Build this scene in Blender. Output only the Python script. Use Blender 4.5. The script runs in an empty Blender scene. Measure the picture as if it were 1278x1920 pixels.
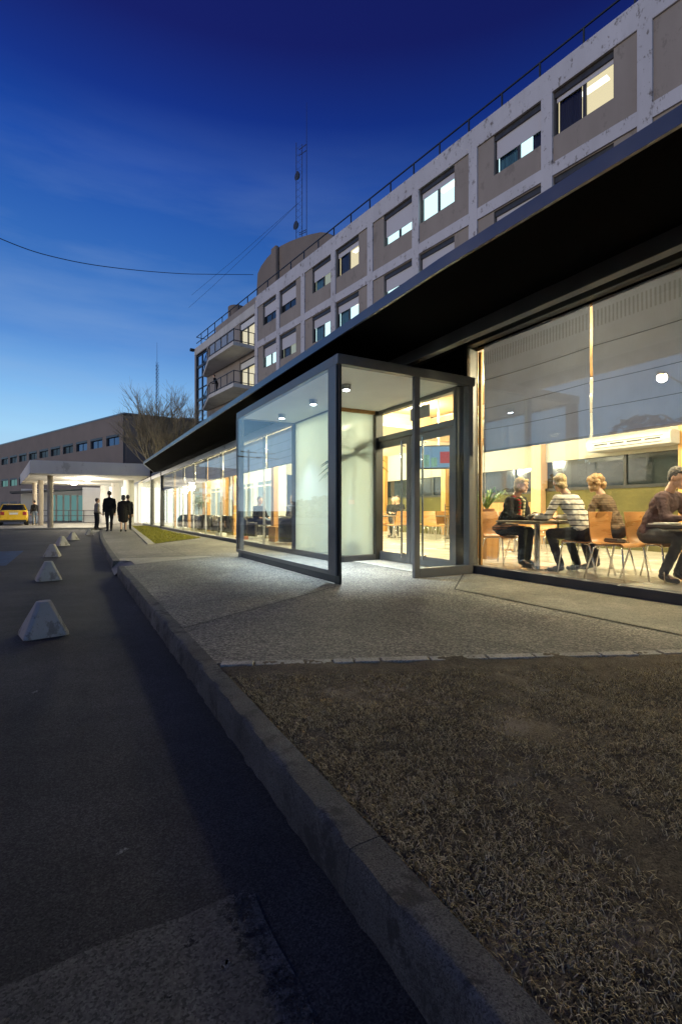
import bpy, bmesh, math, random
from mathutils import Vector, Matrix, noise
random.seed(7)
sc = bpy.context.scene
COL = sc.collection
R = math.radians
PI = math.pi

# ------------------------------------------------------------------ helpers
class MB:
    def __init__(s): s.v = []; s.f = []
    def add(s, vs, fs):
        b = len(s.v); s.v += [tuple(p) for p in vs]; s.f += [tuple(i + b for i in f) for f in fs]; return s
    def box(s, x0, y0, z0, x1, y1, z1):
        x0, x1 = sorted((x0, x1)); y0, y1 = sorted((y0, y1)); z0, z1 = sorted((z0, z1))
        return s.add([(x0,y0,z0),(x1,y0,z0),(x1,y1,z0),(x0,y1,z0),(x0,y0,z1),(x1,y0,z1),(x1,y1,z1),(x0,y1,z1)],
                     [(0,3,2,1),(4,5,6,7),(0,1,5,4),(1,2,6,5),(2,3,7,6),(3,0,4,7)])
    def bar(s, a, b, w, h=None):
        h = h or w
        a = Vector(a); b = Vector(b); d = (b - a).normalized()
        u = d.cross(Vector((0,0,1)))
        u = Vector((1,0,0)) if u.length < 1e-4 else u.normalized()
        n = u.cross(d).normalized()
        vs = [p + u*i*w/2 + n*j*h/2 for p in (a, b) for i, j in ((-1,-1),(1,-1),(1,1),(-1,1))]
        return s.add(vs, [(0,1,2,3),(7,6,5,4),(0,4,5,1),(1,5,6,2),(2,6,7,3),(3,7,4,0)])
    def cyl(s, a, b, r0, r1=None, n=12, caps=True):
        r1 = r0 if r1 is None else r1
        a = Vector(a); b = Vector(b); d = (b - a).normalized()
        u = d.orthogonal().normalized(); w = d.cross(u)
        vs = []
        for p, r in ((a, r0), (b, r1)):
            for k in range(n):
                t = 2*PI*k/n; vs.append(p + (u*math.cos(t) + w*math.sin(t))*r)
        fs = [(k, (k+1) % n, n + (k+1) % n, n + k) for k in range(n)]
        if caps: fs += [tuple(range(n))[::-1], tuple(range(n, 2*n))]
        return s.add(vs, fs)
    def tube(s, pts, r, n=6):
        pts = [Vector(p) for p in pts]; vs = []; u = None
        for i, p in enumerate(pts):
            d = (pts[min(i+1, len(pts)-1)] - pts[max(i-1, 0)]).normalized()
            if u is None: u = d.orthogonal().normalized()
            else:
                u = u - d*u.dot(d)
                u = u.normalized() if u.length > 1e-6 else d.orthogonal().normalized()
            w = d.cross(u); rr = r[i] if isinstance(r, (list, tuple)) else r
            vs += [p + (u*math.cos(2*PI*k/n) + w*math.sin(2*PI*k/n))*rr for k in range(n)]
        fs = []
        for i in range(len(pts)-1):
            fs += [(i*n+k, i*n+(k+1) % n, (i+1)*n+(k+1) % n, (i+1)*n+k) for k in range(n)]
        fs += [tuple(range(n))[::-1], tuple(range((len(pts)-1)*n, len(pts)*n))]
        return s.add(vs, fs)
    def prism(s, poly, z0, z1):
        n = len(poly)
        return s.add([(x, y, z0) for x, y in poly] + [(x, y, z1) for x, y in poly],
                     [tuple(range(n))[::-1], tuple(range(n, 2*n))] + [(k, (k+1) % n, n+(k+1) % n, n+k) for k in range(n)])
    def ell(s, c, r, M=None, n=12, m=8):
        c = Vector(c); r = (r, r, r) if not isinstance(r, (tuple, list)) else r
        vs = []
        for i in range(1, m):
            a = PI*i/m
            for k in range(n):
                t = 2*PI*k/n
                p = Vector((r[0]*math.sin(a)*math.cos(t), r[1]*math.sin(a)*math.sin(t), r[2]*math.cos(a)))
                vs.append(c + (M @ p if M else p))
        top = Vector((0,0,r[2])); bot = -top
        vs += [c + (M @ top if M else top), c + (M @ bot if M else bot)]
        T = (m-1)*n; fs = [(T, k, (k+1) % n) for k in range(n)] + [(T+1, (m-2)*n+(k+1) % n, (m-2)*n+k) for k in range(n)]
        for i in range(m-2):
            fs += [(i*n+k, (i+1)*n+k, (i+1)*n+(k+1) % n, i*n+(k+1) % n) for k in range(n)]
        return s.add(vs, fs)
    def cap(s, a, r0, b, r1, n=10):
        a = Vector(a); b = Vector(b); d = b - a
        if d.length < 1e-5: return s.ell(a, max(r0, r1))
        d.normalize(); u = d.orthogonal().normalized(); w = d.cross(u)
        rings = [(a - d*r0*math.cos(R(q)), r0*math.sin(R(q))) for q in (22, 45, 68, 90)] + [(b + d*r1*math.cos(R(q)), r1*math.sin(R(q))) for q in (90, 68, 45, 22)]
        vs = []
        for p, r in rings: vs += [p + (u*math.cos(2*PI*k/n) + w*math.sin(2*PI*k/n))*r for k in range(n)]
        L = len(rings); vs += [a - d*r0, b + d*r1]; fs = []
        for i in range(L-1): fs += [(i*n+k, i*n+(k+1) % n, (i+1)*n+(k+1) % n, (i+1)*n+k) for k in range(n)]
        fs += [(L*n, (k+1) % n, k) for k in range(n)] + [(L*n+1, (L-1)*n+k, (L-1)*n+(k+1) % n) for k in range(n)]
        return s.add(vs, fs)
    def grid(s, x0, x1, nx, y0, y1, ny, fz):
        b = len(s.v)
        for j in range(ny+1):
            for i in range(nx+1):
                x = x0+(x1-x0)*i/nx; y = y0+(y1-y0)*j/ny; s.v.append((x, y, fz(x, y)))
        for j in range(ny):
            for i in range(nx):
                k = b+j*(nx+1)+i; s.f.append((k, k+1, k+nx+2, k+nx+1))
        return s
    def build(s, name, m, parent=None, smooth=None, bevel=0, recalc=True):
        me = bpy.data.meshes.new(name); me.from_pydata(s.v, [], s.f)
        if recalc:
            bm = bmesh.new(); bm.from_mesh(me); bmesh.ops.recalc_face_normals(bm, faces=bm.faces); bm.to_mesh(me); bm.free()
        if smooth:
            me.polygons.foreach_set('use_smooth', [True]*len(me.polygons))
            if smooth < 180: me.set_sharp_from_angle(angle=R(smooth))
        me.materials.append(m)
        o = bpy.data.objects.new(name, me); COL.objects.link(o)
        if parent: o.parent = parent
        if bevel:
            b = o.modifiers.new('edge', 'BEVEL'); b.width = bevel; b.segments = 2; b.limit_method = 'ANGLE'
        return o

def tag(o, label=None, cat=None, group=None, kind=None):
    if label: o['label'] = label
    if cat: o['category'] = cat
    if group: o['group'] = group
    if kind: o['kind'] = kind
    return o
def thing(name, label, cat, loc=(0,0,0), rz=0, group=None):
    o = bpy.data.objects.new(name, None); COL.objects.link(o)
    o.location = loc; o.rotation_euler = (0, 0, rz); o.empty_display_size = .2
    return tag(o, label, cat, group)
def struct(o): o['kind'] = 'structure'; return o
KIDS = {}
def dup(root, loc, rz, label=None, group=None):
    def cp(o, par):
        c = o.copy(); COL.objects.link(c)
        if par: c.parent = par
        for ch in [q for q in bpy.data.objects if q.parent == o]: cp(ch, c)
        return c
    r = cp(root, None); r.location = loc; r.rotation_euler = (0, 0, rz)
    if label: r['label'] = label
    if group: r['group'] = group
    return r

# ------------------------------------------------------------------ materials
def newmat(name):
    m = bpy.data.materials.new(name); m.use_nodes = True; nt = m.node_tree
    for n in list(nt.nodes): nt.nodes.remove(n)
    out = nt.nodes.new('ShaderNodeOutputMaterial')
    return m, nt, out
def N(nt, t, **kw):
    n = nt.nodes.new(t)
    for k, v in kw.items():
        if k in n.inputs: n.inputs[k].default_value = v
        else: setattr(n, k, v)
    return n
def c4(c): return (c[0], c[1], c[2], 1)
def coords(nt, scale=(1,1,1), kind='Object'):
    tc = N(nt, 'ShaderNodeTexCoord'); mp = N(nt, 'ShaderNodeMapping'); mp.inputs['Scale'].default_value = scale
    nt.links.new(tc.outputs[kind], mp.inputs['Vector']); return mp.outputs['Vector']
def mixc(nt, fac, a, b, mode='MIX'):
    m = N(nt, 'ShaderNodeMix', data_type='RGBA', blend_type=mode)
    for s, v in ((m.inputs[0], fac), (m.inputs[6], a), (m.inputs[7], b)):
        if isinstance(v, (int, float)): s.default_value = v
        elif isinstance(v, tuple): s.default_value = c4(v)
        else: nt.links.new(v, s)
    return m.outputs[2]
def ramp(nt, src, stops):
    r = N(nt, 'ShaderNodeValToRGB'); e = r.color_ramp.elements
    while len(e) < len(stops): e.new(.5)
    for q, (p, c) in zip(e, stops):
        q.position = p; q.color = c4(c) if isinstance(c, tuple) else (c, c, c, 1)
    nt.links.new(src, r.inputs[0]); return r.outputs[0]
def noi(nt, vec, scale, detail=6, rough=.6):
    n = N(nt, 'ShaderNodeTexNoise'); n.inputs['Scale'].default_value = scale; n.inputs['Detail'].default_value = detail; n.inputs['Roughness'].default_value = rough
    nt.links.new(vec, n.inputs['Vector']); return n.outputs['Fac']
def principled(nt, out, col, rough=.6, metal=0, spec=.5, bump=None, bstr=.3, bdist=.01):
    p = N(nt, 'ShaderNodeBsdfPrincipled')
    if isinstance(col, tuple): p.inputs['Base Color'].default_value = c4(col)
    else: nt.links.new(col, p.inputs['Base Color'])
    if isinstance(rough, (int, float)): p.inputs['Roughness'].default_value = rough
    else: nt.links.new(rough, p.inputs['Roughness'])
    p.inputs['Metallic'].default_value = metal; p.inputs['Specular IOR Level'].default_value = spec
    if bump is not None:
        b = N(nt, 'ShaderNodeBump'); b.inputs['Strength'].default_value = bstr; b.inputs['Distance'].default_value = bdist
        nt.links.new(bump, b.inputs['Height']); nt.links.new(b.outputs[0], p.inputs['Normal'])
    nt.links.new(p.outputs[0], out.inputs[0]); return p
def mat(name, col, rough=.6, metal=0, spec=.5, var=.25, vs=3, bs=60, bstr=.15, bdist=.004, stretch=(1,1,1)):
    m, nt, out = newmat(name); v = coords(nt, stretch)
    n1 = noi(nt, v, vs); n2 = noi(nt, v, bs, 3)
    dark = tuple(c*(1-var) for c in col); light = tuple(min(1, c*(1+var)) for c in col)
    c = ramp(nt, n1, [(.3, dark), (.7, light)])
    rr = ramp(nt, n1, [(.3, max(0, rough-.08)), (.7, min(1, rough+.08))])
    principled(nt, out, c, rr, metal, spec, n2, bstr, bdist); return m
def emat(name, col, strength, sample=False):
    m, nt, out = newmat(name); e = N(nt, 'ShaderNodeEmission'); e.inputs[0].default_value = c4(col); e.inputs[1].default_value = strength
    nt.links.new(e.outputs[0], out.inputs[0])
    if not sample: m.cycles.emission_sampling = 'NONE'
    return m
def glassmat(name, tint=(.93,.96,.95), f0=.05, f1=.9, power=4.2, rough=.0, refl=(1,1,1)):
    m, nt, out = newmat(name)
    lw = N(nt, 'ShaderNodeLayerWeight'); lw.inputs['Blend'].default_value = .5
    pw = N(nt, 'ShaderNodeMath', operation='POWER'); nt.links.new(lw.outputs['Facing'], pw.inputs[0]); pw.inputs[1].default_value = power
    ma = N(nt, 'ShaderNodeMath', operation='MULTIPLY_ADD'); nt.links.new(pw.outputs[0], ma.inputs[0]); ma.inputs[1].default_value = f1-f0; ma.inputs[2].default_value = f0
    tr = N(nt, 'ShaderNodeBsdfTransparent'); tr.inputs[0].default_value = c4(tint)
    gl = N(nt, 'ShaderNodeBsdfAnisotropic'); gl.inputs['Roughness'].default_value = rough; gl.inputs[0].default_value = c4(refl)
    mx = N(nt, 'ShaderNodeMixShader'); nt.links.new(ma.outputs[0], mx.inputs[0]); nt.links.new(tr.outputs[0], mx.inputs[1]); nt.links.new(gl.outputs[0], mx.inputs[2])
    nt.links.new(mx.outputs[0], out.inputs[0]); return m
def fabricmat(name, col, transl=.3, transp=0.0, seams=None, stripes=None):
    m, nt, out = newmat(name); v = coords(nt)
    n1 = noi(nt, v, 2.2, 4); n2 = noi(nt, coords(nt, (3, 3, .5)), 5, 3)
    c = ramp(nt, n1, [(.3, tuple(q*.85 for q in col)), (.7, col)])
    if stripes:   # darker dashes across a band of the cloth: (z0, z1, frequency)
        sep = N(nt, 'ShaderNodeSeparateXYZ'); nt.links.new(v, sep.inputs[0])
        w = N(nt, 'ShaderNodeMath', operation='SINE'); ml = N(nt, 'ShaderNodeMath', operation='MULTIPLY'); ml.inputs[1].default_value = stripes[2]
        nt.links.new(sep.outputs[1], ml.inputs[0]); nt.links.new(ml.outputs[0], w.inputs[0])
        g = N(nt, 'ShaderNodeMath', operation='GREATER_THAN'); g.inputs[1].default_value = .1; nt.links.new(w.outputs[0], g.inputs[0])
        a = N(nt, 'ShaderNodeMath', operation='GREATER_THAN'); a.inputs[1].default_value = stripes[0]; nt.links.new(sep.outputs[2], a.inputs[0])
        b = N(nt, 'ShaderNodeMath', operation='LESS_THAN'); b.inputs[1].default_value = stripes[1]; nt.links.new(sep.outputs[2], b.inputs[0])
        k = N(nt, 'ShaderNodeMath', operation='MULTIPLY'); nt.links.new(a.outputs[0], k.inputs[0]); nt.links.new(b.outputs[0], k.inputs[1])
        k2 = N(nt, 'ShaderNodeMath', operation='MULTIPLY'); nt.links.new(k.outputs[0], k2.inputs[0]); nt.links.new(g.outputs[0], k2.inputs[1])
        k3 = N(nt, 'ShaderNodeMath', operation='MULTIPLY'); nt.links.new(k2.outputs[0], k3.inputs[0]); k3.inputs[1].default_value = .4
        c = mixc(nt, k3.outputs[0], c, tuple(q*.35 for q in col))
    d = N(nt, 'ShaderNodeBsdfDiffuse'); t = N(nt, 'ShaderNodeBsdfTranslucent'); nt.links.new(c, d.inputs[0]); nt.links.new(c, t.inputs[0])
    b = N(nt, 'ShaderNodeBump'); b.inputs['Strength'].default_value = .5; b.inputs['Distance'].default_value = .02; nt.links.new(n2, b.inputs['Height']); nt.links.new(b.outputs[0], d.inputs['Normal'])
    mx = N(nt, 'ShaderNodeMixShader'); mx.inputs[0].default_value = transl; nt.links.new(d.outputs[0], mx.inputs[1]); nt.links.new(t.outputs[0], mx.inputs[2])
    tr = N(nt, 'ShaderNodeBsdfTransparent'); m2 = N(nt, 'ShaderNodeMixShader'); m2.inputs[0].default_value = transp
    nt.links.new(mx.outputs[0], m2.inputs[1]); nt.links.new(tr.outputs[0], m2.inputs[2]); nt.links.new(m2.outputs[0], out.inputs[0]); return m
def groundmat(name, base, speck, s_speck=90, var=.35, rough=.85, bstr=.6, bdist=.006, big=.6, patch=None, spec=.3, wear=None):
    """aggregate: little stones of different tones, blotches at two sizes, small bump"""
    m, nt, out = newmat(name); v = coords(nt)
    vo = N(nt, 'ShaderNodeTexVoronoi'); vo.inputs['Scale'].default_value = s_speck; nt.links.new(v, vo.inputs['Vector'])
    sepc = N(nt, 'ShaderNodeSeparateColor'); nt.links.new(vo.outputs['Color'], sepc.inputs[0])
    stone = ramp(nt, sepc.outputs[0], [(0, tuple(q*.45 for q in base)), (.45, base), (.8, tuple((a+b)/2 for a, b in zip(base, speck))), (1, speck)])
    b1 = ramp(nt, noi(nt, v, big, 6, .65), [(.3, 1-var), (.7, 1+var*.4)])
    b2 = ramp(nt, noi(nt, v, big*7, 5, .7), [(.3, 1-var*.6), (.65, 1.05)])
    c = mixc(nt, 1.0, stone, b1, 'MULTIPLY'); c = mixc(nt, 1.0, c, b2, 'MULTIPLY')
    if patch:
        st = ramp(nt, noi(nt, v, patch[0], 8, .75), [(patch[1], 0.0), (patch[1]+.06, 1.0)])
        c = mixc(nt, st, c, patch[2])
    h = noi(nt, v, s_speck*.55, 6, .72)
    p = principled(nt, out, c, rough, 0, spec, h, bstr, bdist)
    if wear:   # worn through to what lies beneath, ragged towards +x
        sx = N(nt, 'ShaderNodeSeparateXYZ'); nt.links.new(v, sx.inputs[0])
        a1 = N(nt, 'ShaderNodeMath', operation='MULTIPLY_ADD'); nt.links.new(sx.outputs[0], a1.inputs[0]); a1.inputs[1].default_value = -wear[0]; a1.inputs[2].default_value = wear[1]
        a2 = N(nt, 'ShaderNodeMath', operation='ADD'); nt.links.new(a1.outputs[0], a2.inputs[0]); nt.links.new(noi(nt, v, 9, 9, .78), a2.inputs[1])
        k = ramp(nt, a2.outputs[0], [(.50, 0.0), (.58, 1.0)]); tr = N(nt, 'ShaderNodeBsdfTransparent'); mx = N(nt, 'ShaderNodeMixShader')
        nt.links.new(k, mx.inputs[0]); nt.links.new(tr.outputs[0], mx.inputs[1]); nt.links.new(p.outputs[0], mx.inputs[2]); nt.links.new(mx.outputs[0], out.inputs[0])
    return m
def stainedwhite(name, col, stain, s=1.4, thr=.56, streak=(1,1,1)):
    m, nt, out = newmat(name); v = coords(nt)
    a = noi(nt, v, s, 9, .72); b = noi(nt, coords(nt, (1, 1, .45)), s*3.3, 8, .75)
    f = N(nt, 'ShaderNodeMath', operation='MULTIPLY'); nt.links.new(a, f.inputs[0]); nt.links.new(b, f.inputs[1])
    k = ramp(nt, f.outputs[0], [(thr*thr*.98, 0.0), (thr*thr*1.12, .75), (thr*thr*1.5, 1.0)])
    soft = ramp(nt, noi(nt, coords(nt, (1,1,.3)), .8, 6), [(.3, tuple(q*.82 for q in col)), (.7, col)])
    c = mixc(nt, k, soft, stain)
    principled(nt, out, c, .85, 0, .2, b, .4, .01); return m
def stripemat(name, base, line, freq, thr, axis=2, rough=.9, wob=.02):
    m, nt, out = newmat(name); v = coords(nt); sep = N(nt, 'ShaderNodeSeparateXYZ'); nt.links.new(v, sep.inputs[0])
    ml = N(nt, 'ShaderNodeMath', operation='MULTIPLY'); ml.inputs[1].default_value = freq; nt.links.new(sep.outputs[axis], ml.inputs[0])
    ad = N(nt, 'ShaderNodeMath', operation='MULTIPLY_ADD'); nt.links.new(noi(nt, v, 4, 2), ad.inputs[0]); ad.inputs[1].default_value = wob*freq; nt.links.new(ml.outputs[0], ad.inputs[2])
    sn = N(nt, 'ShaderNodeMath', operation='SINE'); nt.links.new(ad.outputs[0], sn.inputs[0])
    k = ramp(nt, sn.outputs[0], [(thr, 0.0), (min(1, thr+.03), 1.0)])
    c = mixc(nt, k, base, line); principled(nt, out, c, rough, 0, .2, noi(nt, v, 90, 3), .3, .004); return m
def islandmat(name, stops, rough=.8, transl=.0):
    m, nt, out = newmat(name); g = N(nt, 'ShaderNodeNewGeometry')
    c = ramp(nt, g.outputs['Random Per Island'], stops)
    p = principled(nt, out, c, rough, 0, .25); return m

M = {}
M['asphalt'] = groundmat('asphalt', (.048,.045,.046), (.10,.096,.094), 230, .5, .85, .9, .006, .5, (1.3, .66, (.08,.076,.072)))
M['old_concrete'] = groundmat('old_concrete', (.125,.122,.118), (.2,.195,.185), 190, .5, .9, 1, .01, .9, (7, .6, (.05,.048,.047)), .3, (.55, .30))
M['pavement'] = groundmat('exposed_aggregate', (.20,.187,.16), (.47,.435,.365), 85, .36, .8, .9, .008, .5)
M['paving_smooth'] = groundmat('smooth_concrete', (.30,.285,.25), (.36,.34,.30), 160, .25, .8, .4, .003, .8)
M['kerb'] = groundmat('kerb_concrete', (.165,.158,.142), (.22,.21,.19), 300, .5, .9, .9, .007, 1.2, (6, .53, (.06,.057,.052)))
M['edging'] = groundmat('edging_concrete', (.44,.42,.36), (.50,.48,.42), 150, .35, .9, .5, .004, 3)
M['soil'] = groundmat('dry_soil', (.165,.13,.085), (.27,.22,.15), 210, .5, .95, 1, .01, 1.1, (2.2, .56, (.25,.21,.155)))
M['ground'] = groundmat('far_ground', (.06,.058,.05), (.09,.085,.07), 8, .4)
M['straw'] = islandmat('dry_grass_blade', [(0,(.045,.032,.014)),(.35,(.19,.14,.065)),(.7,(.46,.365,.18)),(1,(.74,.64,.38))])
M['lawn'] = islandmat('lawn_blade', [(0,(.15,.15,.015)),(.5,(.30,.28,.03)),(1,(.44,.39,.07))])
M['lawn_soil'] = groundmat('lawn_soil', (.07,.075,.02), (.12,.12,.04), 60, .4)
M['steel_dark'] = mat('dark_painted_steel', (.055,.055,.06), .45, .3, .5, .2, 4, 120, .08)
M['steel_grey'] = mat('grey_painted_steel', (.185,.18,.172), .42, .35, .5, .15, 3, 120, .06)
M['alu'] = mat('anodised_aluminium', (.42,.42,.43), .35, .6, .5, .12, 3, 150, .05)
M['chrome'] = mat('chrome', (.62,.6,.57), .18, 1, .5, .08, 8, 100, .02)
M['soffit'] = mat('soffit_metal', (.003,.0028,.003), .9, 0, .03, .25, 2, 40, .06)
M['fascia'] = mat('fascia_metal', (.15,.155,.175), .35, .7, .5, .12, 1.5, 30, .04)
M['black'] = mat('black_plastic', (.018,.018,.018), .4)
M['wood'] = mat('orange_wood', (.48,.255,.08), .4, 0, .5, .22, 1.6, 50, .08, .003, (9,9,.7))
M['ply'] = mat('bent_plywood', (.46,.22,.07), .3, 0, .5, .2, 2, 60, .05, .002, (1.2,9,9))
M['plydark'] = mat('table_laminate', (.16,.13,.10), .35, 0, .5, .2, 2)
M['white'] = mat('white_paint', (.76,.75,.71), .6, 0, .3, .06, 1.5, 60, .06)
M['band'] = mat('cream_wall_band', (.42,.40,.33), .75, 0, .2, .06, 1.2)
M['white_metal'] = mat('white_metal', (.5,.5,.5), .4, 0, .5, .06, 2)
M['cream'] = mat('cream_ceiling', (.72,.66,.52), .8, 0, .2, .05, 1.2)
M['ceil_orange'] = mat('timber_ceiling', (.60,.38,.20), .6, 0, .3, .12, 1.2, 40, .05, .003, (.5,6,1))
M['floor_tile'] = mat('pale_floor', (.66,.62,.54), .22, 0, .5, .08, 1.6, 8, .05)
M['olive'] = mat('olive_wall', (.095,.085,.03), .75, 0, .2, .25, 1.4)
M['glass'] = glassmat('clear_glass', (.96,.98,.97), .03, .6, 4.2)
M['glass_near'] = glassmat('large_pane_glass', (.97,.98,.98), .075, .7, 4)
M['glass_box'] = glassmat('porch_glass', (.97,.985,.985), .045, .52, 3.4)
M['glass_dark'] = mat('dark_window_glass', (.012,.016,.018), .06, 0, .9, .1, .8, 2, .02)
M['glass_dull'] = mat('dull_window_glass', (.012,.014,.016), .35, 0, .25, .1, .8, 2, .02)
M['glass_blue'] = mat('blue_reflecting_glass', (.03,.07,.16), .04, .75, .9, .1, .5, 1.2, .03)
M['glass_sky'] = mat('mirror_glass', (.55,.62,.72), .03, 1, .9, .05, .5, 1.2, .01)
M['frost'] = None
M['blind'] = fabricmat('blind_cloth', (.68,.73,.94), .05, .0, None, (3.0, 3.19, 140))
M['blind_l'] = fabricmat('blind_cloth_lounge', (.66,.69,.88), .04, .0)
M['shutter'] = stripemat('roller_shutter', (.60,.59,.62), (.46,.45,.48), 120, .8, 2, .7, 0)
M['beige'] = stainedwhite('beige_render', (.345,.302,.265), (.235,.205,.18), 1.0, .545)
M['frame_white'] = stainedwhite('peeling_white_paint', (.60,.59,.62), (.15,.13,.115), 1.7, .548)
M['column_beige'] = mat('column_concrete', (.36,.31,.24), .85, 0, .2, .2, 2)
M['conc_white'] = stainedwhite('white_concrete', (.62,.60,.56), (.36,.34,.3), .7, .56)
M['brown_wall'] = mat('brown_render', (.235,.195,.165), .9, 0, .2, .13, .25, 30, .25, .006)
M['dull_metal'] = mat('roof_rail_paint', (.03,.04,.06), .6, .2)
M['mast'] = mat('mast_paint', (.05,.06,.12), .6, .2)
M['bark'] = mat('bare_bark', (.30,.245,.15), .85, 0, .2, .35, 6)
M['leaf'] = islandmat('leaf', [(0,(.03,.06,.015)),(.5,(.06,.12,.03)),(1,(.12,.19,.05))], .5)
M['leaf_yel'] = islandmat('leaf_light', [(0,(.05,.12,.02)),(.5,(.12,.24,.05)),(1,(.25,.36,.1))], .5)
M['leather'] = mat('black_leather', (.03,.028,.026), .32, 0, .6, .3, 5, 40, .2, .004)
M['leather_b'] = mat('brown_leather', (.075,.055,.04), .35, 0, .6, .3, 5, 40, .2, .004)
M['skin'] = mat('skin', (.55,.33,.22), .5, 0, .4, .1, 9)
M['rubber'] = mat('rubber', (.02,.02,.02), .8)
M['yellow'] = mat('taxi_yellow', (.75,.47,.015), .28, 0, .6, .05, 2)
M['red'] = mat('tail_light_red', (.35,.02,.015), .25, 0, .6, .1, 8)
M['plate'] = mat('number_plate', (.65,.65,.6), .4)
M['bollard'] = stainedwhite('bollard_concrete', (.42,.40,.36), (.21,.185,.15), 5.5, .52)
M['pot'] = mat('terracotta_pot', (.25,.12,.06), .7)
M['lamp_w'] = emat('lamp_warm', (1,.9,.66), 14)
M['lamp_c'] = emat('lamp_cool', (.82,.92,1), 30)
M['lamp_can'] = emat('lamp_canopy', (1,.93,.78), 9)
M['lamp_street'] = emat('lamp_street', (1,.55,.2), 60)
M['room_warm'] = emat('lit_room_warm', (1,.84,.52), .85)
M['room_cool'] = emat('lit_room_cool', (.66,.94,1), 1.35)
M['room_dim'] = emat('lit_room_dim', (.85,.9,.7), .35)
M['tube_light'] = emat('tube_light', (1,.95,.8), 2.2)
M['lit_lobby'] = emat('lit_lobby_glass', (1,1,.86), 1.9, True)
M['lit_cyan'] = emat('lit_cyan_glass', (.35,.75,.72), .28)
M['lit_corr'] = emat('lit_corridor', (.86,1,.84), .75)
M['screen'] = emat('tv_screen', (.35,.55,.75), .55)
M['screen_red'] = emat('tv_caption', (.75,.12,.1), .6)
M['curtain'] = mat('teal_curtain', (.08,.17,.2), .8, 0, .1, .5, 2, 20, .3, .01, (14,14,.2))
M['curtain_d'] = mat('dark_curtain', (.035,.03,.03), .8, 0, .1, .6, 2, 20, .3, .01, (14,14,.2))

def frostmat():
    m, nt, out = newmat('frosted_glass')
    t = N(nt, 'ShaderNodeBsdfTranslucent'); t.inputs[0].default_value = (.66,.75,.76,1)
    d = N(nt, 'ShaderNodeBsdfDiffuse'); d.inputs[0].default_value = (.62,.66,.62,1)
    g = N(nt, 'ShaderNodeBsdfAnisotropic'); g.inputs['Roughness'].default_value = .12
    a = N(nt, 'ShaderNodeMixShader'); a.inputs[0].default_value = .3; nt.links.new(t.outputs[0], a.inputs[1]); nt.links.new(d.outputs[0], a.inputs[2])
    b = N(nt, 'ShaderNodeMixShader'); b.inputs[0].default_value = .025; nt.links.new(a.outputs[0], b.inputs[1]); nt.links.new(g.outputs[0], b.inputs[2])
    nt.links.new(b.outputs[0], out.inputs[0]); return m
M['frost'] = frostmat()

# ------------------------------------------------------------------ camera, world, light
cam = bpy.data.cameras.new('camera'); co = bpy.data.objects.new('camera', cam); COL.objects.link(co); sc.camera = co
cam.sensor_fit = 'VERTICAL'; cam.sensor_height = 36; cam.lens = 911/1920*36; cam.clip_start = .05; cam.clip_end = 3000
cam.shift_y = -2/1920
co.location = (0, 0, .9); co.rotation_euler = (R(90), 0, R(-28.95))

w = bpy.data.worlds.new('World'); sc.world = w; w.use_nodes = True; nt = w.node_tree
for n in list(nt.nodes): nt.nodes.remove(n)
tc = N(nt, 'ShaderNodeTexCoord'); nv = N(nt, 'ShaderNodeVectorMath', operation='NORMALIZE'); nt.links.new(tc.outputs['Generated'], nv.inputs[0])
sp = N(nt, 'ShaderNodeSeparateXYZ'); nt.links.new(nv.outputs[0], sp.inputs[0])
sky = ramp(nt, sp.outputs[2], [(0,(.46,.60,.70)),(.08,(.40,.62,.80)),(.14,(.33,.60,.84)),(.21,(.20,.44,.77)),(.30,(.085,.24,.59)),(.41,(.036,.145,.46)),(.55,(.010,.064,.345)),(.62,(.007,.030,.225)),(.69,(.007,.013,.125)),(1,(.004,.006,.05))])
mp = N(nt, 'ShaderNodeMapping'); mp.inputs['Scale'].default_value = (1.2, 1.2, 7); mp.inputs['Rotation'].default_value = (0, .12, 0); nt.links.new(nv.outputs[0], mp.inputs['Vector'])
cl = ramp(nt, noi(nt, mp.outputs[0], 1.7, 7, .55), [(.45, 0.0), (.75, 1.0)])
fade = ramp(nt, sp.outputs[2], [(0, .25), (.2, .34), (.5, .16), (.62, 0.0)])
fm = N(nt, 'ShaderNodeMath', operation='MULTIPLY'); nt.links.new(cl, fm.inputs[0]); nt.links.new(fade, fm.inputs[1])
sky = mixc(nt, fm.outputs[0], sky, (.30,.42,.62))
nis = N(nt, 'ShaderNodeTexSky', sky_type='NISHITA'); nis.sun_disc = False; nis.sun_elevation = R(-3); nis.sun_rotation = R(-60)
sky = mixc(nt, .015, sky, nis.outputs[0], 'ADD')
az = ramp(nt, sp.outputs[0], [(0, 1.0), (.55, 1.0), (1, .6)])
mm = N(nt, 'ShaderNodeMapRange'); mm.inputs[1].default_value = -1; mm.inputs[2].default_value = 1; nt.links.new(sp.outputs[0], mm.inputs[0])
nt.links.new(mm.outputs[0], nt.nodes[az.node.name].inputs[0])
sky = mixc(nt, 1.0, sky, az, 'MULTIPLY')
bg = N(nt, 'ShaderNodeBackground'); bg.inputs[1].default_value = 1.0; nt.links.new(sky, bg.inputs[0])
wo = N(nt, 'ShaderNodeOutputWorld'); nt.links.new(bg.outputs[0], wo.inputs[0])

def lamp(name, typ, loc, energy, col, size=.1, rot=None, **kw):
    l = bpy.data.lights.new(name, typ); l.energy = energy; l.color = col
    if typ in ('POINT', 'SPOT'): l.shadow_soft_size = size
    if typ == 'AREA': l.shape = 'DISK'; l.size = size
    for k, v in kw.items(): setattr(l, k, v)
    o = bpy.data.objects.new(name, l); COL.objects.link(o); o.location = loc
    if rot: o.rotation_euler = rot
    return o
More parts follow.
